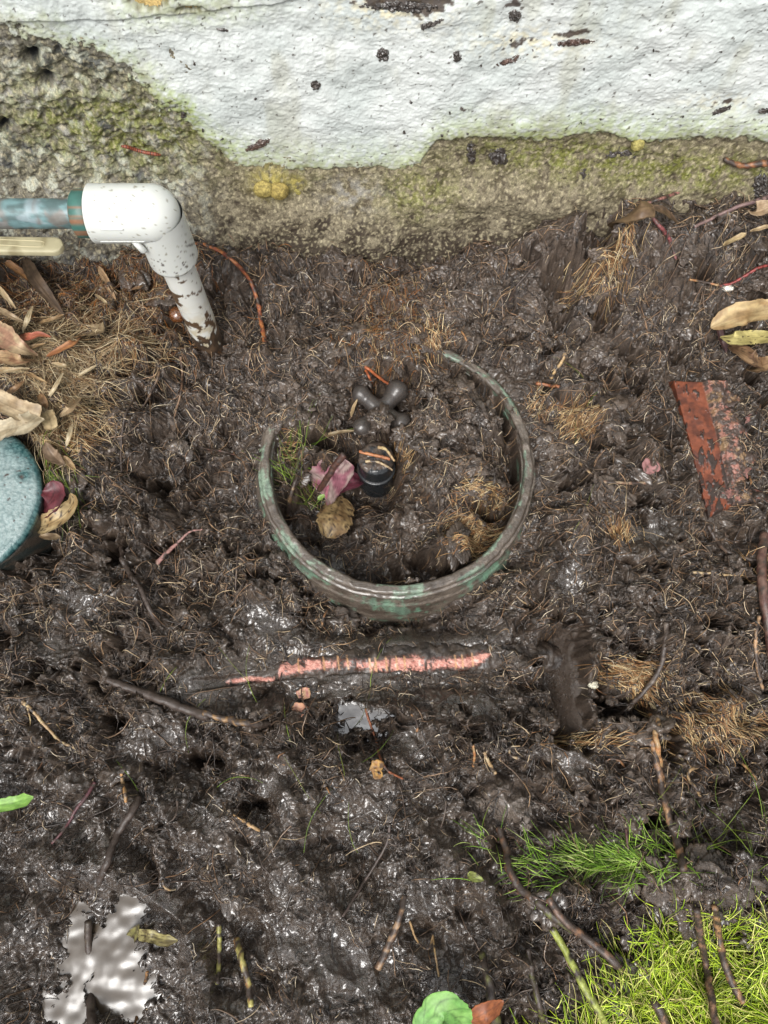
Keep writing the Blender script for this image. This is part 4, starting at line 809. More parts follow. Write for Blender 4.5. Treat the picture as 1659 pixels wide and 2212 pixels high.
def box_col(V, green, amt, seed):
    a = np.arctan2(V[:, 1] - RC[1], V[:, 0] - RC[0])
    f = 1.1 * fbm(a * .05 + .006 * fbm(V[:, 0], V[:, 1], .02, seed + 13, 2), V[:, 2] * 1.2 + np.hypot(V[:, 0] - RC[0], V[:, 1] - RC[1]) * 1.6, .017, seed, 4, .65) + .3 * fbm(V[:, 0], V[:, 1], .007, seed + 3, 4, .7)
    C = mixc(lin(green)[None], lin((84, 104, 90))[None], ss(-.3, .4, fbm(V[:, 0], V[:, 1], .01, seed + 5, 3)))
    mm = ss(amt + .22, amt - .06, f)
    mc = mixc(lin((66, 57, 49))[None], lin((100, 90, 80))[None], ss(-.4, .5, fbm(V[:, 0] + .4 * V[:, 1], V[:, 1] - .4 * V[:, 0] + 2 * V[:, 2], .026, seed + 7, 5, .75)))
    mm = .22 + .78 * mm; return C * (1 - mm[:, None]) + mc * mm[:, None], mm
vbx = empty('valve_box', (RC[0], RC[1], -0.09), 'round green plastic valve box rim smeared with mud, open and filled with soil', 'valve box')
pr = dense([(RR - .0088, -.012), (RR - .0088, -.001), (RR - .0072, .0006), (RR - .0015, .0004), (RR + .0002, -.001), (RR + .0006, -.0055), (RR + .0032, -.0065), (RR + .0036, -.0085), (RR + .0006, -.0098)], .0009)
V1, Q1 = lathe(pr, *RC, n=520, wob=.0006)
c1, m1 = box_col(V1, (120, 142, 122), .17, 401)
nz_ = fbm(V1[:, 0], V1[:, 1], .012, 405, 3); V1[:, 2] += m1 * (.0022 * np.clip(nz_ - .05, 0, 1) + .0003 * fbm(V1[:, 0], V1[:, 1], .0035, 407, 3, .7)); V1[:, 0] += m1 * .0012 * fbm(V1[:, 0], V1[:, 1], .02, 409, 2); V1[:, 1] += m1 * .0012 * fbm(V1[:, 0], V1[:, 1], .02, 411, 2)
obj('rim', V1, Q1, c1, M_BOX, vbx)
pr = dense([(RR - .0098, -.09), (RR - .0098, -.010), (RR - .001, -.0088), (RR + .0012, -.0105), (RR + .0055, -.020), (RR + .0075, -.022), (RR + .0140, -.045), (RR + .02, -.09)], .0011)
V1, Q1 = lathe(pr, *RC, n=520, wob=.0006)
c1, m1 = box_col(V1, (100, 134, 112), .11, 431); dn = V1[:, 1] < RC[1]
V1[:, 0] += m1 * .0008 * nz_.mean(); obj('barrel', V1, Q1, c1, M_BOX, vbx)
# mud lumps stuck on the rim
# ------------------------------------------------------------------ things inside the valve box
def black_col(V, seed, a=.0):
    f = fbm(V[:, 0] + V[:, 2], V[:, 1], .01, seed, 3)
    return mixc(lin((34, 36, 38))[None], lin((74, 64, 56))[None], ss(a, a + .3, f))
cx, cy = at(812, 990, -0.012)
capo = empty('capped_pipe', (cx, cy, -.07), 'black round capped pipe standing in the valve box beside the pink leaf', 'pipe')
cr = .0178
V1, Q1 = lathe(dense([(0.0001, -.0085), (cr * .55, -.0088), (cr * .85, -.0098), (cr, -.0125), (cr * 1.01, -.034), (cr * .98, -.036)], .001), cx, cy, 96)
V1[:, 2] += (V1[:, 2] > -.0126) * (.0016 * fbm(V1[:, 0], V1[:, 1], .006, 501, 4, .7)); cc = black_col(V1, 503, .35); ontop = (V1[:, 2] > -.0125) & (V1[:, 1] > cy - .013 + .004 * fbm(V1[:, 0], V1[:, 1], .006, 509, 2))
cc[ontop] = mixc(cc[ontop], lin((72, 61, 53))[None], ss(-.5, .1, fbm(V1[ontop, 0], V1[ontop, 1], .008, 505, 3))); obj('cap', V1, Q1, cc, M_BLACK, capo)
V1, Q1 = lathe(dense([(cr * .98, -.0355), (cr * 1.1, -.036), (cr * 1.12, -.039), (cr * 1.02, -.041), (cr * 1.0, -.08)], .001), cx, cy, 96); obj('collar', V1, Q1, black_col(V1, 507, .3), M_BLACK, capo)
# cross-shaped handle with four knobs, joined by voxel remesh
hx, hy = at(823, 886, -.012)
ho = empty('stop_valve', (hx, hy, -.05), 'black four-lobed valve handle wet and half buried above the round cap', 'valve handle')
Vs, Qs, off = [], [], 0
for (du, dv, rr_) in [(-44, -34, .0095), (36, -42, .0115), (-42, 38, .0092), (46, 30, .0100)]:
    ex, ey = at(823 + du, 886 + dv, -.012); Pn = np.array([(hx, hy, -.016), (hx * .6 + ex * .4, hy * .6 + ey * .4, -.013), (hx * .25 + ex * .75, hy * .25 + ey * .75, -.012), (ex, ey, -.011), (ex + (ex - hx) * .3, ey + (ey - hy) * .3, -.013)])
    Pn = catmull(Pn, .0012); t = np.linspace(0, 1, len(Pn)); Rn = np.interp(t, [0, .25, .5, .75, .9, 1], [.0105, .0082, rr_ * .80, rr_ * 1.05, rr_ * .85, rr_ * .2])
    V1, Q1, _ = sweep(Pn, Rn, 24); Vs.append(V1); Qs.append(Q1 + off); off += len(V1)
V1 = np.vstack(Vs); Q1 = np.vstack(Qs)
hob = mobj('knobs', V1, Q1, black_col(V1, 521), M_BLACK, ho)
rm = hob.modifiers.new('join', 'REMESH'); rm.mode = 'VOXEL'; rm.voxel_size = .0009; rm.use_smooth_shade = True
sm = hob.modifiers.new('soften', 'SMOOTH'); sm.iterations = 8; sm.factor = .5
M_BLK2 = M_BLACK.copy(); M_BLK2.name = 'wet_black_rubber'
nt = M_BLK2.node_tree; tcn = nt.nodes.new('ShaderNodeTexNoise'); tcn.inputs['Scale'].default_value = 120; tcn.inputs['Detail'].default_value = 5
crn = nt.nodes.new('ShaderNodeValToRGB'); crn.color_ramp.elements[0].position = .42; crn.color_ramp.elements[1].position = .54
crn.color_ramp.elements[0].color = (.018, .021, .024, 1); crn.color_ramp.elements[1].color = (.07, .055, .045, 1)
nt.links.new(tcn.outputs[0], crn.inputs[0]); nt.links.new(crn.outputs[0], nt.nodes['Principled BSDF'].inputs['Base Color'])
hob.data.materials[0] = M_BLK2
V1, Q1, _ = sweep([(hx, hy, -.015), (hx, hy, -.03), (hx, hy, -.05)], .009, 24); mobj('spindle', V1, Q1, black_col(V1, 523), M_BLACK, ho)

# ------------------------------------------------------------------ white pipe, elbow and copper pipe
gx, gy, gz = ground(450, 735); zc = .197
pl = empty('pipe_elbow', (gx, gy, gz), 'white plastic pipe elbow with mud-stained upright pipe and teal copper pipe entering from the left', 'pipe')
Rp, Re, Rc_ = .0143, .0208, .0112
V1, Q1, _ = sweep(np.array([(gx, gy, z) for z in np.arange(-.05, zc - .045, .0014)]), Rp, 96, cap=False)
hgt = V1[:, 2] - gz; fm = fbm(V1[:, 0] * 1.3 + V1[:, 1], V1[:, 2], .016, 551, 4, .6)
mudm = ss(.08, .16, fm + 0.62 * ss(.05, .0, hgt) - .16 * ss(.03, .11, hgt) - .05)
pc1 = mixc(lin((200, 200, 194))[None], lin((170, 152, 112))[None], ss(.11, .0, hgt) * ss(-.35, .35, fbm(V1[:, 0], V1[:, 2], .01, 553, 4)) * .8)
pc1 = pc1 * (1 - mudm[:, None]) + mixc(lin((54, 44, 36))[None], lin((84, 66, 50))[None], ss(-.2, .3, fm)) * mudm[:, None]
obj('upright_pipe', V1, Q1, pc1, M_PVC, pl)
th = np.linspace(0, math.pi / 2, 24)
hx_ = np.concatenate([[gx - .050, gx - .0492], np.linspace(gx - .048, gx - .003, 34), gx - .003 + (Re + .001) * np.sin(th)[1:]])
hr_ = np.concatenate([[Re - .0006, Re + .0012], np.full(34, Re + .0012), (Re + .0012) * np.cos(th)[1:] + 1e-4])
VA, QA, _ = sweep(np.stack([hx_, 0 * hx_ + gy, 0 * hx_ + zc], -1), hr_, 128, cap=False)
vz_ = np.concatenate([[zc - .0545, zc - .0538], np.linspace(zc - .052, zc, 34)]); vr_ = np.concatenate([[Re - .0015, Re], np.full(34, Re)])
VB, QB, _ = sweep(np.stack([0 * vz_ + gx, 0 * vz_ + gy, vz_], -1), vr_, 128, cap=False)
V1 = np.vstack([VA, VB]); Q1 = np.vstack([QA, QB + len(VA)])
arc = np.array([(gx, gy, z) for z in np.linspace(zc - .052, zc - .001, 20)] + [(x_, gy, zc) for x_ in np.linspace(gx - .001, gx - .048, 20)]); Rn = np.full(40, Re + .0012)
ev = fbm(V1[:, 0], V1[:, 1] + V1[:, 2], .006, 561, 3)
cE = mixc(lin((194, 196, 191))[None], lin((60, 46, 36))[None], ss(.40, .47, ev * ss(zc - .006, zc - .03, V1[:, 2]) + .0) * .9)
cE = mixc(cE, lin((110, 104, 80))[None], ss(.57, .63, fbm(V1[:, 0], V1[:, 1] + V1[:, 2], .004, 563, 2)) * .7)
obj('elbow', V1, Q1, cE, M_PVC, pl)
for (xa, sg) in ((gx - .050, 1), (None, 0)):
    if sg:
        V1, Q1 = lathe([(Re - .0008, 0), (Re - .004, .0006), (Rc_ + .002, .004)], 0, 0, 96)
        V1 = np.stack([xa + V1[:, 2] - .0002, gy + V1[:, 0], zc + V1[:, 1]], -1); obj('socket_lip', V1, Q1, np.array(lin((190, 192, 188))), M_PVC, pl)
# mould seam, corner gusset and raised label bar on the elbow
def on_elbow(t_, phi, lift=0):
    i = int(t_ * (len(arc) - 1)); T = arc[min(i + 1, len(arc) - 1)] - arc[max(i - 1, 0)]; T /= np.linalg.norm(T)
    side = np.array([0, -1, 0]); up = np.cross(T, side); return arc[i] + (side * math.cos(phi) + up * math.sin(phi)) * (Rn[i] + lift)
V1, Q1, _ = sweep(catmull([on_elbow(t, -.28, .0001) for t in np.linspace(.60, .97, 16)], .002), .00045, 8); mobj('mould_seam', V1, Q1, np.array(lin((190, 192, 188))), M_PVC, pl)
cr_ = [np.array((gx - .003 + (Re + .0013) * math.sin(a_) * .9, gy - (Re + .0013) * math.cos(a_) * math.cos(b_), zc + (Re + .0013) * math.cos(a_) * math.sin(b_))) for a_, b_ in [(t_ * 1.2, -.95 + t_ * 1.3) for t_ in np.linspace(0, 1, 16)]]
V1, Q1, _ = sweep(cr_, .0006, 8); mobj('mould_seam', V1, Q1, np.array(lin((190, 192, 188))), M_PVC, pl)
gus = np.array((gx - .0150, gy - .0178, zc - .0135)); gu_v, gu_q, _ = sweep([gus + [-.006, 0, .004], gus + [-.001, -.002, .002], gus + [.002, -.003, -.004], gus + [.004, -.002, -.008]], [.0004, .0026, .0028, .0005], 12); mobj('corner_web', gu_v, gu_q, np.array(lin((190, 192, 188))), M_PVC, pl)
V1, Q1, _ = sweep([on_elbow(t, .35, .0002) for t in np.linspace(.72, .92, 8)], .0008, 10); mobj('label_bar', V1, Q1, np.array(lin((190, 192, 188))), M_PVC, pl)
V1, Q1, _ = sweep(np.array([(x_, gy, zc) for x_ in np.arange(gx - .6, gx - .048, .0016)]), Rc_, 64, cap=False)
f1 = fbm(V1[:, 0], V1[:, 1] * 2 + V1[:, 2] * 2, .02, 571, 4, .6); cP = mixc(lin((98, 126, 128))[None], lin((72, 92, 92))[None], ss(-.3, .3, f1))
cP = mixc(cP, lin((124, 138, 142))[None], ss(.15, .4, fbm(V1[:, 0] * .5, V1[:, 2] * 2, .012, 573, 3)) * .8); cP = mixc(cP, lin((104, 92, 84))[None], ss(.2, .45, fbm(V1[:, 0], V1[:, 2], .016, 575, 3)) * .7)
obj('copper_pipe', V1, Q1, cP, M_COPPER, pl)
V1, Q1, _ = sweep(np.array([(x_, gy, zc) for x_ in (gx - .064, gx - .0625, gx - .061, gx - .052, gx - .048)]), np.array([Rc_ + .001, .0165, .0182, .0182, .0165]), 72, cap=False)
f1 = fbm(V1[:, 1], V1[:, 2], .008, 577, 3); obj('brass_collar', V1, Q1, mixc(lin((52, 92, 84))[None], lin((120, 84, 60))[None], ss(.1, .4, f1)), M_COPPER, pl)

# ------------------------------------------------------------------ cream lever at the left edge
lz = .075; xa, ya = at(-160, 529, lz); xb, yb2 = at(118, 533, lz); w2 = .0088
lev = empty('valve_lever', (xa, ya, lz), 'cream plastic lever handle sticking in from the left edge below the copper pipe', 'lever')
n = 90; t = np.linspace(0, 1, n); Ls = math.hypot(xb - xa, yb2 - ya) + w2
xs = xa + (xb + w2 - xa) * t
hwid = w2 * np.sqrt(np.clip(1 - np.clip((xs - xb) / w2, 0, 1) ** 2, 0.0004, 1))
sec = np.linspace(0, 2 * math.pi, 32, endpoint=False); cs = np.sign(np.cos(sec)) * np.abs(np.cos(sec)) ** .4; sn = np.sign(np.sin(sec)) * np.abs(np.sin(sec)) ** .45
yc = ya + (yb2 - ya) * t
V1 = np.stack([np.repeat(xs[:, None], 32, 1), yc[:, None] + hwid[:, None] * cs[None], lz + (.0042 * (.6 + .4 * hwid / w2))[:, None] * sn[None]], -1).reshape(-1, 3)
fc_ = fbm(V1[:, 0], V1[:, 1], .02, 581, 3)
obj('handle', V1, gridq(n, 32, True), mixc(lin((180, 172, 140))[None], lin((150, 140, 108))[None], ss(0, .5, fc_)), M_CREAM, lev)
V1, Q1, _ = sweep(catmull([(xb - .052, ya - .003, lz + .0042), (xb - .012, yb2 - .0032, lz + .0042), (xb - .009, yb2, lz + .0042), (xb - .012, yb2 + .0032, lz + .0042), (xb - .052, ya + .003, lz + .0042)], .0015), .0005, 8)
mobj('inset_edge', V1, Q1, np.array(lin((196, 186, 150))), M_CREAM, lev)
V1, Q1, _ = sweep([(xa + .03, ya, lz - .002), (xa + .03, ya, -.01)], .008, 24); mobj('valve_stem', V1, Q1, np.array(lin((120, 110, 90))), M_COPPER, lev)

# ------------------------------------------------------------------ round covers
def cover(name, label, cx, cy, z, R, colf, th_=.012):
    e = empty(name, (cx, cy, -.02), label, 'cover')
    V1, Q1 = lathe(dense([(.0001, z + .004), (R * .5, z + .0035), (R * .93, z + .001), (R * .975, z - .0005), (R, z - .003), (R * .995, z - th_ * .6), (R * .96, z - th_ * .7)], .0012), cx, cy, 360)
    V1[:, 2] += .0008 * fbm(V1[:, 0], V1[:, 1], .02, 591, 3) + .0002 * fbm(V1[:, 0], V1[:, 1], .0025, 593, 2)
    obj('lid', V1, Q1, colf(V1), M_LID, e)
    V1, Q1 = lathe(dense([(R * .95, z - th_ * .65), (R * .985, z - th_ * .9), (R * 1.0, z - .022), (R * 1.03, -.03)], .0015), cx, cy, 240)
    obj('barrel', V1, Q1, mixc(lin((40, 46, 44))[None], lin((66, 58, 50))[None], ss(-.2, .3, fbm(V1[:, 0], V1[:, 1] + V1[:, 2], .012, 597, 3))), M_BOX, e); return e
M_LID = mat('hammered_teal', 0.3, ((420, .6), (900, .3)), .0009, .6, .12, 200, rvar=.08)
def lidc(V):
    x, y = V[:, 0], V[:, 1]; u_, v_ = proj(x, y, V[:, 2])
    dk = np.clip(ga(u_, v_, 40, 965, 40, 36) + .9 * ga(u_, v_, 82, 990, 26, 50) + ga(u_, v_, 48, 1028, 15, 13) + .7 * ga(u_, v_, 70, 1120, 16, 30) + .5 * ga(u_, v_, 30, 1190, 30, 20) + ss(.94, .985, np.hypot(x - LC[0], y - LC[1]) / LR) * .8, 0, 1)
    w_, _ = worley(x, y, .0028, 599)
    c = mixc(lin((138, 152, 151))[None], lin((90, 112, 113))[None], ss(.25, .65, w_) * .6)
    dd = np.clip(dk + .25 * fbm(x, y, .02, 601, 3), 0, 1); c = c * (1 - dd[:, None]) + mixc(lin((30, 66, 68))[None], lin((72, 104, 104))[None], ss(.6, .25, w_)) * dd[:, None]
    c = mixc(c, lin((60, 44, 38))[None], ss(.62, .7, fbm(x, y, .006, 603, 2)) + ga(u_, v_, 47, 1030, 5, 5)); return c
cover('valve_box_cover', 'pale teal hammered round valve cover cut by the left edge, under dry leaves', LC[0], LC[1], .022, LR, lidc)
c2 = at(1735, 640, .012)
cover('valve_box_cover', 'dark green round valve cover with pale blotches at the right edge under tan leaves', c2[0], c2[1], .012, .062, lambda V: mixc(lin((38, 52, 48))[None], lin((140, 158, 152))[None], ss(.42, .5, fbm(V[:, 0], V[:, 1], .012, 605, 3))))

# ------------------------------------------------------------------ brick
ba = ground(1480, 826); bb = ground(1568, 1108); zb = .001
A1 = np.array([*at(1452, 812, zb), zb]); A2 = np.array([*at(1512, 815, zb), zb]); B1 = np.array([*at(1540, 1132, zb), zb]); B2 = np.array([*at(1592, 1105, zb), zb])
n1, n2 = 300, 170; s_, t_ = np.meshgrid(np.linspace(0, 1, n1), np.linspace(-.25, 3.0, n2), indexing='ij')
tc_ = np.clip(t_, 0, 1)
T3 = (A1[None, None] * (1 - s_[..., None]) + B1[None, None] * s_[..., None]) * (1 - tc_[..., None]) + (A2[None, None] * (1 - s_[..., None]) + B2[None, None] * s_[..., None]) * tc_[..., None]
drop = np.where(t_ < 0, -t_ * .12, np.where(t_ > 1, -.004 * ss(1, 1.15, t_) + .016 * ss(1.5, 2.5, t_ + .5 * fbm(s_ * 6, t_ * 1.5, 1, 625, 3)), 0)); T3[..., 0] += np.where(t_ > 1, (t_ - 1) * .030, 0)
topf = ss(.98, 1.06, t_)
T3[..., 2] += .0010 * fbm(T3[..., 0], T3[..., 1], .02, 611, 2) - drop - .02 * ss(.93, 1.0, s_) - .012 * ss(.04, 0, s_) - .004 * ss(.4, .9, s_)
f7 = fbm(T3[..., 0] * 1.5, T3[..., 1] * .6, .011, 617, 4, .65) + .35 * ss(.35, .8, s_) + .10 * (t_ > .9)
cB = mixc(lin((114, 62, 42)), lin((84, 46, 34)), ss(-.3, .4, fbm(T3[..., 0], T3[..., 1], .012, 615, 3)))
mB = ss(.26, .36, f7); T3[..., 2] += mB * .0012
cB = mixc(cB, lin((46, 38, 34)), mB * .97)
cB = mixc(cB, mixc(lin((70, 58, 52)), mixc(lin((136, 94, 82)), lin((124, 100, 74)), ss(-.1, .4, fbm(T3[..., 0], T3[..., 1], .02, 621, 2))), ss(-.05, .25, fbm(T3[..., 0], T3[..., 1], .008, 619, 4, .7) - .12 * (t_ - 1.3))), topf)
T3[..., 2] += topf * .0018 * fbm(T3[..., 0], T3[..., 1], .006, 623, 4, .7)
bo = obj('brick', T3.reshape(-1, 3), gridq(n1, n2)[:, ::-1], cB.reshape(-1, 3), M_BRICK)
tag(bo, 'rusty red brick edge half buried in mud near the right edge', 'brick')
# pinkish scraped bark patches: a layer of chips right of the brick
def flake(name, label, cat, u0, v0, w, h_, rot, cols, group=None, curl=.15, lift=.003, seed=0, m=M_LEAF, irregular=.25):
    g = ground(u0, v0); n = 26; rad = np.linspace(0, 1, 9); a = np.linspace(0, 2 * math.pi, n, endpoint=False)
    Rr, Aa = np.meshgrid(rad, a, indexing='ij'); out = 1 + irregular * fbm(np.cos(Aa) * 1.3 + seed, np.sin(Aa) * 1.3, 1, seed + 3, 3) * 1.6
    lx = np.cos(Aa) * Rr * out * w * PX / 2; ly = np.sin(Aa) * Rr * out * h_ * PX / 2; c, s = math.cos(math.radians(rot)), math.sin(math.radians(rot))
    x, y = g[0] + lx * c - ly * s, g[1] + lx * s + ly * c; z = g[2] + lift + curl * (Rr ** 2) * w * PX * .3 * np.cos(Aa * 2 + seed) + .0004 * fbm(lx, ly, .003, seed, 2)
    V1 = np.stack([x, y, z], -1).reshape(-1, 3); C1 = mixc(linp(cols[0])[None], linp(cols[1])[None], ss(-.25, .25, fbm(V1[:, 0] * 3, V1[:, 1], .008, seed + 7, 3)))
    if len(cols) > 2: C1 = mixc(C1, lin(cols[2])[None], ss(.15, .35, fbm(V1[:, 0], V1[:, 1], .005, seed + 9, 3)))
    V1 = np.vstack([V1, V1 - [0, 0, .0012]]); q = gridq(9, n, True); k = 9 * n; j = np.arange(n); j2 = (j + 1) % n
    Q1 = np.vstack([q, (q + k)[:, ::-1], np.stack([8 * n + j, k + 8 * n + j, k + 8 * n + j2, 8 * n + j2], -1)])
    return tag(obj(name, V1, Q1, np.vstack([C1, C1]), m), label, cat, group)
flake('wood_chip', 'peach wood chip with a pink edge, upper of the two below the scarred root', 'wood chip', 657, 1499, 30, 28, 20, [(224, 176, 126), (206, 130, 118)], seed=3)
flake('wood_chip', 'peach and orange wood chip, lower of the two below the scarred root', 'wood chip', 648, 1532, 36, 28, -10, [(222, 160, 116), (206, 138, 110)], seed=8)
flake('wood_chip', 'round pink fibrous bark patch left of the brick', 'bark', 1404, 1008, 40, 42, 30, [(186, 130, 128), (160, 104, 100), (80, 64, 58)], seed=12, lift=.002)
for i, (a, b, w, h_, wh_) in enumerate([(1572, 885, 30, 24, 'level with the upper half of the brick'), (1558, 915, 34, 60, 'long upright one touching it'), (1575, 1000, 20, 40, 'narrow one touching the lower half'), (1545, 985, 22, 60, 'narrow one lying on the brick edge'), (1580, 945, 24, 18, 'small one beside the brick middle'), (1605, 1020, 30, 30, 'brightest round one, farther right'), (1620, 900, 30, 16, 'flat one farthest to the right'), (1578, 1065, 24, 34, 'lowest one, by the lower end')]):
    flake('bark_chip', 'pinkish bark fragment right of the red brick, ' + wh_, 'bark', a, b, w, h_, i * 37, [(168, 108, 98), (120, 84, 74), (66, 54, 48)], group='pink bark fragments beside the brick', seed=20 + i, lift=.0015, irregular=.6)
flake('leaf_scrap', 'round yellow leaf scrap below the small puddle', 'leaf', 814, 1660, 28, 34, 10, [(196, 146, 52), (160, 108, 36), (70, 50, 30)], seed=41)
flake('bark_chip', 'flat black rubber disc in the valve box right of the pink leaf', 'disc', 797, 1047, 44, 40, 0, [(52, 56, 60), (40, 42, 44)], seed=44, m=M_BLACK, irregular=.04)

# ------------------------------------------------------------------ leaves
def leaf(name, label, pts, wid, cols, prof='lance', lift=.006, curl=.3, veins=0, spots=0, roll=0, seed=1, group=None, cat='leaf', zend=None, fold=0):
    """pts: photo positions along the midrib; wid: photo width at the widest point"""
    P = np.array([ground(p[0], p[1], lift if len(p) < 3 else p[2]) for p in pts]); P = catmull(P, .0016); n = len(P); t = np.linspace(0, 1, n)
    P[:, 2] = np.maximum(P[:, 2], hz(P[:, 0], P[:, 1]) + .0015)
    for _ in range(6): P[1:-1, 2] = (P[:-2, 2] + P[1:-1, 2] + P[2:, 2]) / 3
    T = np.gradient(P, axis=0); T /= np.linalg.norm(T, axis=1)[:, None]; sd_ = np.cross(T, [0, 0, 1.0]); sd_ /= np.linalg.norm(sd_, axis=1)[:, None]; up = np.cross(sd_, T)
    w = {'lance': np.sin(math.pi * t ** .8) ** .7, 'strap': np.clip(np.minimum(t * 9 + .35, (1 - t) * 6 + .1), 0, 1), 'oval': np.sqrt(np.clip(1 - (2 * t - 1) ** 2, 0, 1)) ** .85, 'cut': np.clip(np.minimum(t * 5 + .1, (1 - t) * 14 + .6), 0, 1)}[prof]
    w = w * wid * PX / 2 * (1 + .12 * fbm(t * 6, t * 0 + seed, 1, seed, 2)) + .0003
    m_ = 19; q = np.linspace(-1, 1, m_); edge_n = .10 * fbm(t[:, None] * 16 + 0 * q, np.sign(q)[None] * 3 + seed + 0 * t[:, None], 1, seed + 11, 2) * np.abs(q)[None]
    Qq = q[None] * (1 + edge_n)
    ang_ = roll * t[:, None] + 0 * q[None]
    zoff = (curl * (Qq ** 2) * w[:, None]) + fold * np.abs(Qq) * w[:, None] + .10 * w[:, None] * fbm(t[:, None] * 5 + 0 * q, q[None] * 1.2 + 0 * t[:, None], 1, seed + 21, 2)
    lat = Qq * w[:, None]
    Vv = P[:, None] + sd_[:, None] * (lat * np.cos(ang_))[..., None] + up[:, None] * (zoff + lat * np.sin(ang_))[..., None]
    tt = np.repeat(t[:, None], m_, 1); qq = np.repeat(q[None], n, 0)
    cc_ = [linp(c) for c in cols]; C1 = mixc(cc_[0], cc_[1], ss(-.3, .35, fbm(tt * 4, qq * 1.2, 1, seed + 31, 3)))
    str_ = fbm(tt * 1.2, qq * 9, 1, seed + 33, 2); C1 = C1 * (1 + .28 * str_)[..., None]
    C1 = mixc(C1, cc_[-1] * .6, ss(.10, .03, np.abs(qq)) * .55 * (veins >= 0))
    if veins > 0:
        vn = np.abs(np.mod(tt * veins - np.abs(qq) * 1.3, 1) - .5); C1 = mixc(C1, cc_[-1] * .55, ss(.10, .03, vn) * .6)
    if spots: C1 = mixc(C1, lin((48, 36, 28)), ss(.42 - spots * .3, .50 - spots * .3, fbm(tt * 9, qq * 3, 1, seed + 41, 3)))
    V1 = Vv.reshape(-1, 3); nn = len(V1); thick = up[:, None].repeat(m_, 1).reshape(-1, 3) * .00045
    V1 = np.vstack([V1, V1 - thick]); qf = gridq(n, m_)[:, ::-1]
    e1 = np.concatenate([np.arange(m_), np.arange(1, n) * m_ + m_ - 1, (n - 1) * m_ + np.arange(m_ - 2, -1, -1), np.arange(n - 2, 0, -1) * m_]); e2 = np.roll(e1, -1)
    Q1 = np.vstack([qf, (qf + nn)[:, ::-1], np.stack([e1, e2, e2 + nn, e1 + nn], -1)])
    C1 = C1.reshape(-1, 3); return tag(obj(name, V1, Q1, np.vstack([C1, C1 * .9]), M_LEAF), label, cat, group)
# inside the box
leaf('leaf', 'crumpled pink and cream bract leaf lying in the valve box beside the black cap', [(700, 1070, .010), (715, 1040, .024), (735, 1015, .028), (752, 996, .014)], 92, [(196, 168, 160), (164, 96, 112), (120, 60, 76)], 'oval', veins=6, seed=51, fold=.25)
leaf('leaf', 'smaller magenta folded bract on top of the cream one in the valve box', [(705, 1078, .020), (735, 1050, .034), (765, 1040, .034), (788, 1036, .020)], 44, [(176, 96, 116), (150, 60, 84), (196, 140, 146)], 'lance', veins=7, seed=53, fold=.3)
leaf('leaf', 'rotting tan skeleton leaf below the pink bract in the valve box', [(706, 1162, .010), (718, 1128, .020), (730, 1095, .022), (736, 1072, .014)], 84, [(176, 146, 92), (140, 108, 64), (110, 80, 44)], 'oval', veins=10, spots=.35, seed=55, curl=-.3)
root('stick', 'brown ribbed stick lying over the pink leaf in the valve box', 'stick', [(690, 1058, .030), (706, 1034, .036), (725, 1004, .036), (744, 982, .034)], 16, 20, [(104, 66, 52), (84, 54, 44)], .12, lump=.06, ring=.006)
root('root', 'orange root lying across the top of the round black cap', 'root', [(778, 973), (795, 978), (820, 984), (838, 990)], 8, 9, [(206, 128, 60), (176, 100, 50)], .1, onpts=[list(at(776, 975, -.004)) + [-.004], list(at(798, 981, -.003)) + [-.003], list(at(822, 986, -.003)) + [-.003], list(at(842, 992, -.004)) + [-.004]])
root('root', 'pale knobbly root lying over the front edge of the black cap', 'root', [(790, 1000), (830, 1010)], 9, 5, [(214, 186, 134), (150, 120, 90)], .25, lump=.4, onpts=[list(at(790, 997, -.005)) + [-.005], list(at(812, 997, -.003)) + [-.003], list(at(832, 1005, -.004)) + [-.004], list(at(848, 1016, -.008)) + [-.008]])
root('root', 'pale root curving along the right side of the black cap', 'root', [(812, 968), (850, 985)], 9, 6, [(206, 178, 116), TAN], .2, lump=.35, onpts=[list(at(816, 966, -.004)) + [-.004], list(at(832, 970, -.002)) + [-.002], list(at(843, 982, -.003)) + [-.003], list(at(852, 996, -.006)) + [-.006]])
root('twig', 'stubby tan root end leaning on the left inner side of the valve box', 'root', [(620, 1112, .004), (626, 1080, .014), (636, 1045, .02), (642, 1030, .018)], 13, 10, [(170, 140, 96), (120, 92, 62)], .35)
leaf('leaf', 'small bright green leaf scrap left of the rotting tan leaf', [(686, 1080, .010), (696, 1072, .014), (704, 1070, .012)], 11, [(140, 180, 60), (160, 196, 84)], 'lance', seed=57)
leaf('leaf', 'thin pale bamboo leaf point beside the black valve handle', [(758, 900, .012), (764, 880, .02), (772, 862, .022)], 8, [(196, 168, 120), (170, 140, 96)], 'lance', seed=58)
leaf('leaf', 'narrow pale strap leaf under mud left of the round cap', [(690, 952, .01), (715, 938, .014), (745, 932, .014), (775, 930, .01)], 9, [(170, 150, 112), (130, 104, 70)], 'lance', seed=59)
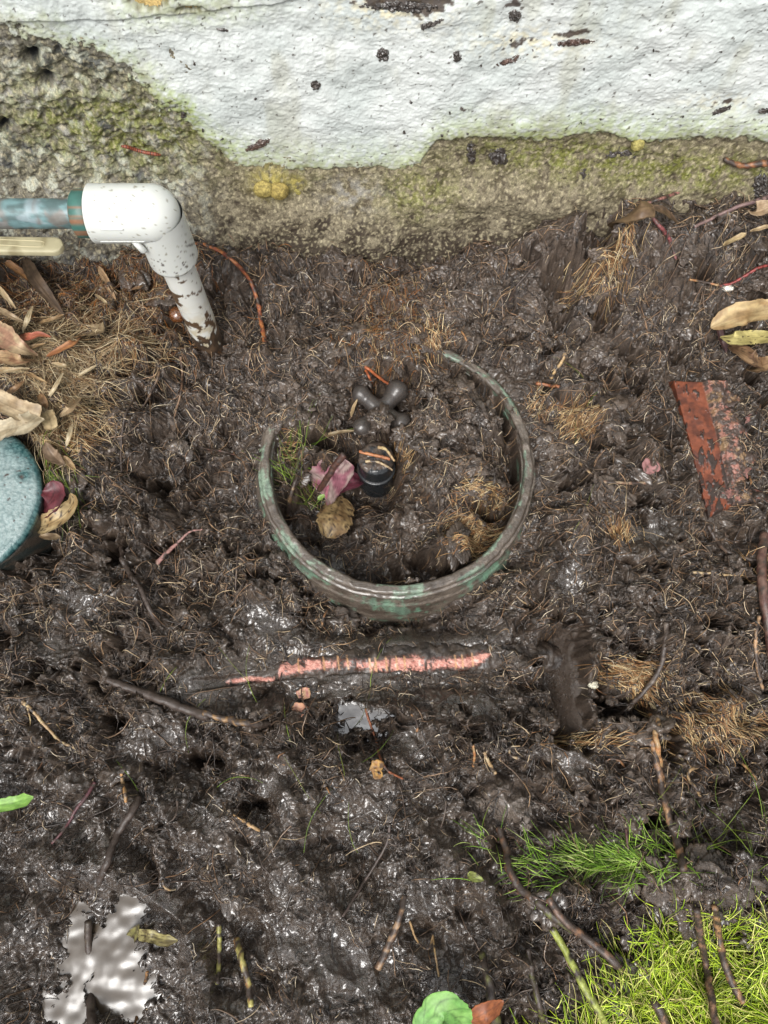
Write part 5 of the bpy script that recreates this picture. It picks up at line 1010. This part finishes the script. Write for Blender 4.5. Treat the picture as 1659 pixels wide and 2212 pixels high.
# left side
leaf('leaf', 'dark red crumpled leaf tucked beside the teal cover', [(88, 1108, .010), (104, 1085, .018), (118, 1062, .018), (112, 1038, .014)], 56, [(120, 48, 58), (100, 38, 48), (80, 28, 36)], 'oval', veins=5, seed=61, fold=.05, curl=.08)
leaf('leaf', 'curled tan leaf with dark blotches below the dark red leaf', [(80, 1142, .012), (110, 1130, .022), (140, 1110, .026), (158, 1085, .022), (152, 1065, .016)], 44, [(200, 172, 118), (170, 138, 86), (110, 80, 48)], 'lance', spots=.4, seed=63, curl=.5)
leaf('leaf', 'pale strap leaf lying over the top of the teal cover', [(-40, 945, .040), (10, 930, .040), (50, 918, .036), (84, 898, .030)], 46, [(206, 190, 156), (180, 160, 124)], 'cut', seed=65, curl=.3)
leaf('leaf', 'long tan strap leaf above the pale one on the teal cover', [(-40, 850, .032), (0, 868, .036), (45, 888, .036), (86, 900, .030)], 46, [(196, 172, 132), (170, 142, 102)], 'cut', seed=67, curl=.35)
leaf('leaf', 'short square-ended tan leaf piece right of the teal cover top', [(100, 888, .022), (108, 910, .026), (112, 928, .022)], 30, [(200, 176, 128), (176, 150, 104)], 'cut', seed=69)
leaf('leaf', 'small pointed tan leaf above the short leaf piece', [(128, 900, .020), (150, 882, .028), (176, 858, .030)], 22, [(196, 168, 126), (170, 140, 100)], 'lance', seed=71)
leaf('leaf', 'grey-tan folded leaf edge right of the teal cover', [(98, 955, .018), (115, 985, .022), (140, 1005, .018)], 30, [(150, 124, 96), (126, 102, 78)], 'lance', seed=73, fold=.4)
leaf('leaf', 'orange-red strap leaf among dry litter at the left edge', [(38, 730, .016), (60, 728, .024), (85, 722, .026), (110, 728, .018)], 20, [(176, 88, 58), (196, 116, 76)], 'lance', seed=75)
leaf('leaf', 'frayed orange leaf right of the dry straw', [(100, 770, .014), (130, 755, .022), (160, 738, .022), (176, 728, .016)], 16, [(180, 118, 60), (150, 92, 48)], 'lance', seed=77)
leaf('leaf', 'grey-brown triangular leaf below the cream lever', [(165, 725, .016), (190, 722, .024), (225, 715, .022)], 32, [(160, 138, 100), (124, 100, 70)], 'cut', seed=79, fold=.3)
leaf('leaf', 'large pale husk leaf at the left edge above the teal cover', [(-40, 700, .022), (0, 725, .030), (40, 750, .030), (82, 768, .018)], 56, [(206, 176, 132), (176, 130, 100)], 'lance', seed=81, curl=.35)
leaf('leaf', 'second pale husk leaf just under the large one at the left edge', [(-50, 770, .020), (0, 772, .026), (40, 778, .022), (75, 778, .016)], 34, [(196, 160, 112), (160, 116, 80)], 'lance', seed=83)
leaf('leaf', 'dark brown strap leaf slanting down below the cream lever', [(52, 555, .010), (75, 600, .018), (105, 640, .018), (140, 685, .010)], 30, [(110, 88, 66), (80, 62, 46)], 'lance', seed=85)
leaf('leaf', 'narrow brown strap leaf lying left of the dark one', [(12, 565, .012), (45, 588, .018), (78, 612, .012)], 16, [(150, 104, 54), (110, 74, 40)], 'strap', seed=87)
leaf('leaf', 'pale dry blade standing left of the white pipe', [(213, 575, .01), (230, 610, .022), (250, 648, .016)], 16, [(196, 160, 116), (160, 124, 84)], 'lance', seed=89)
leaf('leaf', 'straw-coloured blade at the left edge under the litter', [(-10, 665, .012), (20, 680, .02), (62, 702, .014)], 14, [(186, 160, 120), (150, 124, 90)], 'lance', seed=91)
wl_ = wall_y(30, 468)
leaf('leaf', 'glossy brown leaf edge under the copper pipe at the left edge', [(-60, 470, .05), (0, 466, .05), (40, 466, .05), (66, 470, .05)], 18, [(160, 96, 44), (190, 130, 76)], 'lance', seed=93)
leaf('leaf', 'pale dry leaf strip below the tan curled leaf', [(76, 1148, .01), (100, 1158, .014), (130, 1160, .008)], 14, [(176, 150, 110), (130, 104, 72)], 'strap', seed=94)
HC = [[(206, 184, 140), (180, 150, 104)], [(190, 156, 104), (150, 116, 74)], [(170, 130, 84), (130, 96, 62)], [(214, 196, 156), (186, 160, 116)]]
for i, (a, b, L_, w_, dg) in enumerate([(20, 800, 90, 15, 5), (70, 812, 70, 10, -25), (30, 842, 60, 16, 40), (120, 835, 70, 9, 60), (140, 790, 60, 8, -10), (60, 752, 80, 12, 15), (95, 868, 40, 16, -60), (150, 940, 50, 10, 75), (12, 640, 70, 12, -50), (110, 690, 60, 9, 20), (40, 905, 60, 14, 80), (190, 800, 50, 7, 30), (225, 650, 50, 6, -35), (150, 1000, 40, 12, -50), (300, 620, 40, 6, 20), (60, 690, 60, 12, 70)]):
    c_, s__ = math.cos(math.radians(dg)) * L_ / 2, -math.sin(math.radians(dg)) * L_ / 2
    leaf('leaf', where_label(['pale husk', 'golden straw leaf', 'brown dry leaf', 'cream dry leaf'][i % 4] + ' in the litter', a, b), [(a - c_, b - s__, .012), (a, b, .020), (a + c_, b + s__, .012)], w_, HC[i % 4], 'lance', seed=300 + i, fold=.2, group='dry leaves in the left litter')
# right side
leaf('leaf', 'large tan leaf with a brown tip entering from the right edge', [(1535, 708, .012), (1570, 690, .022), (1610, 678, .030), (1660, 668, .032), (1710, 655, .03)], 58, [(206, 176, 118), (176, 140, 86)], 'lance', seed=95, curl=.2)
leaf('leaf', 'yellow leaf with black dots at the right edge below the tan one', [(1556, 728, .020), (1590, 731, .028), (1630, 730, .030), (1690, 730, .030)], 36, [(212, 196, 112), (196, 180, 100)], 'cut', seed=97, spots=.12, curl=.15)
leaf('leaf', 'dark purple-brown folded strap leaf left of the yellow leaf', [(1545, 690, .010), (1552, 715, .018), (1560, 740, .018), (1568, 762, .008)], 15, [(96, 62, 58), (70, 46, 46)], 'strap', seed=99, fold=.5)
leaf('leaf', 'brown ragged leaf below the yellow leaf at the right', [(1575, 745, .010), (1600, 760, .018), (1625, 775, .016), (1650, 790, .012)], 40, [(160, 124, 84), (120, 86, 58)], 'oval', seed=101, spots=.2)
leaf('leaf', 'curled tan leaf at the right edge below the brown ragged one', [(1618, 800, .012), (1645, 790, .022), (1690, 775, .022)], 40, [(176, 140, 96), (140, 104, 68)], 'lance', seed=103)
leaf('leaf', 'brown folded leaf against the footing near the right end of the wall', [(1325, 492, .010), (1350, 468, .026), (1385, 448, .034), (1412, 446, .030)], 44, [(130, 102, 68), (104, 78, 52)], 'cut', seed=105, curl=-.3)
leaf('leaf', 'narrow brown leaf tail hanging right of the folded leaf', [(1408, 446, .030), (1435, 458, .024), (1465, 482, .010)], 20, [(120, 92, 62), (90, 68, 46)], 'lance', seed=107)
leaf('leaf', 'pale curled leaf tip at the right edge beside the grey-purple stick', [(1622, 462, .02), (1640, 452, .03), (1680, 440, .03)], 34, [(206, 176, 140), (176, 144, 106)], 'lance', seed=109)
leaf('leaf', 'flat straw piece pointing up right near the right end of the wall', [(1562, 530, .010), (1590, 515, .018), (1612, 504, .018)], 11, [(206, 180, 126), (180, 150, 100)], 'strap', seed=111)
leaf('leaf', 'thin straw blade above the flat straw piece at the right edge', [(1620, 500, .02), (1645, 492, .024), (1685, 484, .024)], 8, [(200, 172, 126), (176, 146, 104)], 'strap', seed=112)
# bottom
leaf('leaf', 'bright green weed leaf at the bottom edge', [(905, 2235, .014), (930, 2200, .030), (965, 2185, .034), (1010, 2225, .020)], 60, [(110, 176, 66), (136, 196, 84), (96, 150, 60)], 'oval', veins=5, seed=113, curl=.15)
leaf('leaf', 'orange-brown leaf at the bottom edge right of the green one', [(1015, 2205, .020), (1045, 2190, .028), (1070, 2175, .026), (1088, 2162, .020)], 34, [(176, 96, 36), (150, 78, 32)], 'lance', veins=5, seed=115)
leaf('leaf', 'bright green grass blade end at the left edge of the mud', [(-50, 1748, .016), (0, 1740, .022), (40, 1732, .022), (72, 1722, .016)], 24, [(150, 206, 72), (120, 176, 50)], 'strap', seed=117)
leaf('leaf', 'yellow muddy leaf strip right of the lower puddle', [(298, 2018, .014), (325, 2022, .020), (355, 2030, .016), (384, 2032, .010)], 20, [(176, 164, 96), (110, 96, 50)], 'strap', spots=.35, seed=119)
leaf('leaf', 'olive curled leaf standing at the top of the lower puddle', [(262, 2062, .008), (282, 2030, .018), (300, 1998, .022)], 22, [(130, 124, 56), (70, 58, 34)], 'lance', spots=.3, seed=121)
leaf('leaf', 'yellow-green leaf piece sunk in mud left of the stubby brown root', [(1010, 1888, .002), (1025, 1895, .006), (1045, 1902, .002)], 16, [(150, 164, 60), (120, 124, 50)], 'lance', seed=123, spots=.3)

# ------------------------------------------------------------------ pebbles, pods, mud on the wall
def lump(name, label, cat, P, R, col, seed=0, squash=(1, 1, 1), m=M_MUD, group=None, rough=.4, rgh=.35, sub=4):
    import bmesh
    bm = bmesh.new(); bmesh.ops.create_icosphere(bm, subdivisions=sub, radius=1)
    v = np.array([q.co[:] for q in bm.verts]); f = np.array([[q.index for q in t.verts] for t in bm.faces]); bm.free()
    d = 1 + rgh * (fbm(v[:, 0] + v[:, 2] * .7, v[:, 1] + seed, .9, seed, 3) + .5 * fbm(v[:, 0] * 2, v[:, 2] * 2 + v[:, 1], .6, seed + 5, 3))
    V1 = v * d[:, None] * R * np.array(squash) + P
    c = mixc(lin(col)[None], (lin(col) * .6)[None], ss(-.3, .4, fbm(v[:, 0], v[:, 1] + v[:, 2], .6, seed + 9, 3))); c = np.hstack([c, np.full((len(c), 1), rough)])
    return tag(obj(name, V1, f, c, m), label, cat, group)
lump('pebble', 'small white pebble beside the red worm-like root', 'pebble', ground(1572, 622, .003), .0045, (226, 222, 210), 3, (1.3, .8, .7), rgh=.15)
lump('pebble', 'pale speckled pebble in the mud right of the trench', 'pebble', ground(1282, 1490 - 10, .003), .0045, (206, 200, 178), 5, (1, .8, .7))
lump('seed_pod', 'glossy brown bead-like pod left of the white upright pipe', 'pod', ground(383, 680, .008), .0085, (110, 66, 34), 7, (1, 1, .9), rgh=.04, rough=.08)
lump('seed_pod', 'brown open pod under the white elbow against the footing', 'pod', ground(190, 512, .010), .010, (96, 62, 44), 9, (1.5, .8, .8), rgh=.1, rough=.2)
lump('nodule', 'left of the two yellow crusty nodules stuck on the footing', 'nodule', wall_y(570, 406) - [0, .002, 0], .0095, (160, 144, 84), 11, (1, .7, 1), M_CONC, rough=1, rgh=.18)
lump('nodule', 'right of the two yellow crusty nodules stuck on the footing', 'nodule', wall_y(602, 409) - [0, .002, 0], .0095, (158, 140, 80), 13, (1, .7, 1), M_CONC, rough=1, rgh=.18)
lump('nodule', 'small yellow crumb right of the two yellow nodules on the footing', 'nodule', wall_y(642, 412) - [0, .001, 0], .0045, (150, 140, 80), 14, (1, .7, 1), M_CONC, rough=1, rgh=.3)
lump('nodule', 'yellow nodule at the paint edge near the right end of the wall', 'nodule', wall_y(1377, 312) - [0, .001, 0], .006, (160, 150, 90), 15, (1, .7, 1), M_CONC, rough=1, rgh=.25)
# black lumps of wet mud on the footing and the wall
def splat(label, u0, v0, w, h_, seed, n=26, col=(44, 37, 32), group=None, rot=0):
    """a ragged crust of wet mud pressed on the wall as one thing"""
    k = int(np.clip(max(w, h_) * 1.3, 14, 110)); gu, gv = np.meshgrid(np.linspace(-1.25, 1.25, k), np.linspace(-1.25, 1.25, k), indexing='ij')
    c, s = math.cos(math.radians(rot)), math.sin(math.radians(rot)); du, dv = gu * w / 2, gv * h_ / 2
    u, v = u0 + du * c - dv * s, v0 + du * s + dv * c
    x, z = at_wall(u, v, WY - 0.012)
    ix = np.clip(np.searchsorted(WXs, x), 0, len(WXs) - 1); iz = np.clip(np.searchsorted(WZs, z), 0, len(WZs) - 1)
    y = np.where(Mk[ix, iz] > -5, np.minimum(yb[ix, iz], yp[ix, iz]), yb[ix, iz]); x, z = at_wall(u, v, y)
    q = gu ** 2 + gv ** 2; sc = min(w, h_) * PX
    t = 1 - q + .75 * fbm(x, z, max(.45 * sc, .0035), seed * 7, 3) + .35 * fbm(x, z, .004, seed * 7 + 3, 3)
    th = np.clip(t, -.15, 1) * sc * .22 * (1 + .8 * fbm(x, z, .0032, seed + 50, 3)) + .0006 * fbm(x, z, .0018, seed, 2)
    V1 = np.stack([x, y - th, z], -1).reshape(-1, 3); Q1 = gridq(k, k); kp_ = (t > -.12).reshape(-1); Q1 = Q1[kp_[Q1].all(1)]
    if len(Q1) < 3: return
    us = np.zeros(len(V1), bool); us[Q1.ravel()] = True; rm_ = np.cumsum(us) - 1
    C1 = mixc(lin(col)[None], (lin(col) * 1.9)[None], ss(-.3, .5, fbm(V1[:, 0], V1[:, 2], .004, seed + 9, 3))); C1 = np.hstack([C1, np.full((len(C1), 1), .4)])
    return tag(obj('mud_splatter', V1[us], rm_[Q1], C1[us], M_MUD), label, 'mud', group)
splat('black clod of mud hanging on the footing left of the biggest clod', 1018, 330, 20, 46, 1, 30)
splat('curled black clod of mud on the green footing right of the first clod', 1078, 338, 40, 40, 2, 34)
splat('black mud clod high on the footing joined to a thin trail', 1330, 330, 60, 26, 3, 40)
splat('biggest black clod of mud on the footing near the right', 1265, 372, 36, 56, 4, 60)
splat('thin trail of black mud running down the footing below the yellow nodule', 1362, 362, 14, 90, 5, 50, rot=22)
splat('brown bark-like smear of mud on the white wall above the elbow', 560, 312, 60, 16, 6, 40, rot=-24, col=(66, 50, 42))
splat('dark round splash of mud on the white wall, left of a matching one', 826, 118, 28, 30, 7, 26)
splat('small dark splash of mud on the white wall right of the bigger splash', 988, 122, 22, 24, 8, 22)
splat('long dark smear of mud high on the white wall to the right', 1240, 92, 90, 14, 9, 46, rot=-4, col=(60, 40, 30))
splat('ragged dark mud smear at the top edge of the white wall', 860, 14, 190, 24, 10, 90, rot=4)
splat('dark mud clod below the ragged smear at the top of the wall', 935, 48, 60, 18, 11, 40, rot=-24)
splat('dark mud spot right of the ragged smear at the top of the wall', 1112, 34, 30, 26, 12, 24)
splat('broken brown mud smear in the middle of the upper wall', 1115, 125, 80, 14, 13, 40, rot=-22, col=(66, 46, 36))
splat('flat dark leaf-like fleck on the white wall above the spots', 481, 65, 28, 7, 14, 14, rot=10)
splat('small dark cross-shaped splash in the middle of the white wall', 682, 185, 20, 22, 15, 18)
splat('tiny dark splash left of centre at the paint edge above the elbow', 396, 248, 12, 14, 16, 12)
splat('dark smear near the right edge of the white wall', 1560, 238, 50, 12, 17, 24, rot=-18)
splat('dark patch of mud cut by the right edge of the wall', 1652, 240, 26, 14, 18, 16)
splat('black heap of mud at the right edge over the footing', 1645, 400, 40, 90, 19, 80)
rgs = np.random.default_rng(5)
for i in range(26):
    splat('tiny dark mud speck stuck on the white painted wall', rgs.uniform(420, 1650), rgs.uniform(20, 300), rgs.uniform(4, 9), rgs.uniform(4, 9), 100 + i, 5, group='mud specks on the white wall')
# millipede on the wall: one ringed body
mp = catmull([wall_y(*q) - [0, .0022, 0] for q in [(262, 577 * .54), (275, 580 * .54), (292, 590 * .54), (310, 600 * .54), (330, 607 * .54), (348, 612 * .54)]], .0006)
V1, Q1, sl = sweep(mp, .0016 * np.interp(np.linspace(0, 1, len(mp)), [0, .1, .9, 1], [.5, 1, 1, .4]), 12); rg2 = np.concatenate([np.repeat(np.mod(sl, .0022) < .0007, 12), [0, 0]])
tag(mobj('millipede', V1, Q1, mixc(lin((140, 76, 54))[None], lin((70, 36, 28))[None], rg2.astype(float)), M_BARK), 'small brown ringed millipede crawling on the mossy broken concrete', 'millipede')

# ------------------------------------------------------------------ puddles
M_WATER2 = water_mat('silty_water', None, 0.05, 0.002, 1.75)
def puddle(u0, v0, su, sv, z, col, seed, m=M_WATER):
    n = 120; gx_, gy_ = np.meshgrid(np.linspace(-1, 1, n), np.linspace(-1, 1, n), indexing='ij'); x, y = at(u0 + gx_ * su, v0 + gy_ * sv, z)
    zz = z + .0010 * fbm(x, y, .018, seed, 2) * 0.6
    o = obj('puddle', np.stack([x, y, zz], -1).reshape(-1, 3), gridq(n, n)[:, ::-1], np.array(lin(col)), m); return tag(o, kind='structure')
puddle(772, 1556, 90, 50, WZ1 + .002, (58, 50, 42), 801)
M_WATER2.node_tree.nodes['Principled BSDF'].inputs['Roughness'].default_value = .22
for _k in list(M_WATER2.node_tree.nodes['Principled BSDF'].inputs['Roughness'].links): M_WATER2.node_tree.links.remove(_k)
puddle(200, 2090, 170, 190, WZ2 + .0015, (66, 56, 44), 803, M_WATER2)
